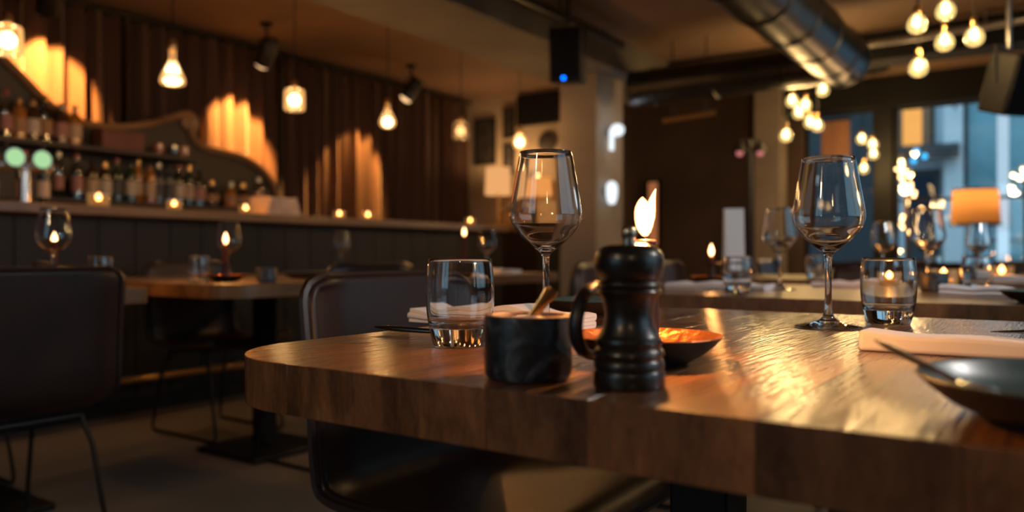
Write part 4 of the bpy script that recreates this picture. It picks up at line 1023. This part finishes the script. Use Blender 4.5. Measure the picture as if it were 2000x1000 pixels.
MB().lathe([(0, 0), (.04, 0), (.035, .03), (0, .03)], 16, M3=Matrix.Rotation(PI/2, 3, 'Y')).obj('wall_plate', M['steel'], t)
MB().lathe(sp2([(0, -.11), (.03, -.1), (.05, -.02), (.046, .06), (.02, .09), (0, .095)], 3), 18, c=(.07, 0, 0)).obj('blob_body', M['blob'], t)
t = thing('glowing_wall_panel', 'narrow orange glowing panel on the dark far wall behind the flame', 'bright mark', (-4.3, 9.38, .95))  # orange-lit frame, the light on it put in as emission
pbox('lit_panel', (0, -.02, .42), (.13, .03, .8), M['panel_glow'], t)
for s in (-1, 1): pbox('panel_side', (s*.08, -.02, .42), (.03, .05, .86), M['frame_black'], t)
pbox('panel_blind', (0, 0, .42), (.12, .01, .84), M['frame_black'], t)
# floor lamp with two heads
t = thing('floor_lamp', 'dark two headed floor lamp with pinkish bulbs before the far column', 'floor lamp', (-2.27, 6.94, 0))
MB().lathe([(0, 0), (.15, 0), (.15, .02), (.02, .03), (.016, .05), (0, .05)], 24).obj('base', M['black_metal'], t)
MB().tube([(0, 0, .03), (0, 0, 1.86)], .02, 10).obj('pole', M['black_metal'], t)
for s in (-1, 1):
    MB().tube([(0, 0, 1.84), (s*.05, s*.04, 1.86), (s*.07, s*.05, 1.83)], .009, 8).obj('arm', M['black_metal'], t)
    MB().lathe([(0, .10), (.02, .10), (.075, 0), (.07, 0), (.016, .09), (0, .09)], 18, c=(s*.075, s*.05, 1.75)).obj('head_shade', M['black_metal'], t)
    MB().sphere((s*.075, s*.05, 1.745), .03).obj('bulb', M['pink_glow'], t)
# pleated floor lamp by window
def trans(name, color):
    m, nt, out = new_mat(name)
    a = N(nt, 'ShaderNodeBsdfTranslucent'); b = N(nt, 'ShaderNodeBsdfDiffuse'); mx = N(nt, 'ShaderNodeMixShader'); mx.inputs[0].default_value = .3
    a.inputs[0].default_value = (*color, 1); b.inputs[0].default_value = (*color, 1)
    nt.links.new(a.outputs[0], mx.inputs[1]); nt.links.new(b.outputs[0], mx.inputs[2]); nt.links.new(mx.outputs[0], out.inputs[0]); return m
M['shade_cloth'] = trans('pleated_shade_cloth', (.62, .36, .15))
t = thing('floor_lamp', 'floor lamp with wide pleated amber shade before the right window', 'floor lamp', (-.681, 8.534, 0))
MB().lathe([(0, 0), (.16, 0), (.16, .02), (.03, .035), (0, .035)], 28).obj('base', M['black_metal'], t)
MB().tube([(0, 0, .03), (0, 0, 1.30)], .016, 10).obj('pole', M['black_metal'], t)
MB().lathe([(.202, 1.14), (.185, 1.45)], 120, rfun=lambda kk, z: 1+.018*(1 if kk % 2 else -1)).obj('pleated_shade', M['shade_cloth'], t, smooth=0, recalc=False)
for z, r in ((1.13, .206), (1.455, .188)): MB().tube([(r*math.cos(a), r*math.sin(a), z) for a in [2*PI*i/32 for i in range(32)]], .012 if z < 1.2 else .008, 6, closed=True).obj('shade_ring', M['b_brown'], t)
MB().tube([(-.19, 0, 1.16), (.19, 0, 1.16)], .005, 6).obj('shade_spider', M['black_metal'], t)
MB().sphere((0, 0, 1.32), .035).obj('bulb', M['bulb_warm'], t)
point(t, (0, 0, 1.38), 5, WARM, .05)
# fairy light tree
t = thing('fairy_light_tree', 'slender bare potted tree wound with warm fairy lights by the window', 'tree', (-1.24, 8.39, 0))
MB().lathe([(0, 0), (.13, 0), (.17, .32), (.18, .34), (.15, .34), (.14, .3), (0, .3)], 24).obj('pot', M['pot'], t)
rnd = random.Random(3)
tr = MB(); tips = []
tr.tube([(0, 0, .28), (.01, 0, .8), (-.01, .01, 1.3), (0, 0, 1.85)], .02, 8, rs=[.024, .02, .014, .005])
for i in range(9):
    z = 1.0+i*.075; a = rnd.random()*6.28; l = .05+.08*rnd.random()
    p1 = Vector((0, 0, z)); p2 = p1+Vector((math.cos(a)*l*.6, math.sin(a)*l*.6, .05)); p3 = p1+Vector((math.cos(a)*l, math.sin(a)*l, .08))
    tr.tube([p1, p2, p3], .006, 6, rs=[.008, .006, .003]); tips += [p2, p3]
tr.obj('trunk', M['bark'], t)
fl = MB().sphere((0, 0, 0), .017, 10, 8).obj('fairy_light', M['fairy'], t); fl.location = tips[0]+Vector((0, 0, .02))
for p in tips[1:]:
    o = fl.copy(); col.objects.link(o); o.parent = t; o.location = p+Vector((rnd.uniform(-.02, .02), rnd.uniform(-.02, .02), -.015)); 
o = MB().sphere((0, -.06, 1.47), .05, 16, 10).obj('star_lamp', M['bulb_hot'], t)
point(t, (0, -.18, 1.45), 14, WARM, .07)
# blind, chalkboard
t = thing('window_blind', 'short brown blind in the left far window', 'blind', (-2.1, 9.36, 1.9))
for i in range(5): pbox('blind_slat', (-.12+.06*i, 0, .22), (.057, .012, .44), M['blind'], t, .003)
pbox('blind_rail', (0, 0, .455), (.32, .03, .03), M['frame_black'], t)
t = thing('board_stand', 'dark upright board stand at the right edge before the window', 'board', (-.06, 6.3, 0), math.radians(35))
for s in (-1, 1): MB().tube([(s*.17, 0, 0), (s*.17, .02, 1.36)], .014, 8).obj('leg', M['black_metal'], t)
pbox('board_panel', (0, 0, 1.05), (.36, .03, .58), M['black_plastic'], t, .004)
MB().tube([(0, .3, 0), (0, .03, 1.25)], .012, 8).obj('back_leg', M['black_metal'], t)

# unseen dome pendants added to brighten the nearest table, above and behind the camera
def dome(label, x, y, z, watts, color=(1, .80, .58)):
    t = thing('added_dome_pendant', label, 'pendant lamp', (x, y, z), 0, 'unseen black dome pendants added to light the nearest table')
    MB().lathe([(.17, 0), (.165, .05), (.12, .12), (.04, .16), (.02, .2), (0, .2), (.02, .19), (.035, .15), (.115, .112), (.158, .046), (.163, 0)], 36).obj('dome_shade', M['black_metal'], t, smooth=50)
    MB().sphere((0, 0, .05), .05, 16, 10).obj('bulb', M['bulb_hot'], t)
    MB().tube([(0, 0, .19), (0, 0, CH-z)], .004, 6).obj('cord', M['black_plastic'], t)
    point(t, (0, 0, -.02), watts, color, .07)
dome('unseen black dome pendant added over the right end of the nearest table', .95, 1.75, 1.95, 54, (1, .94, .90))
dome('unseen black dome pendant added behind the camera to the left', -.9, -1.6, 2.2, 34, (1, .66, .36))
dome('unseen black dome pendant added behind the camera to the right', .9, -1.1, 1.95, 11, (1, .66, .36))
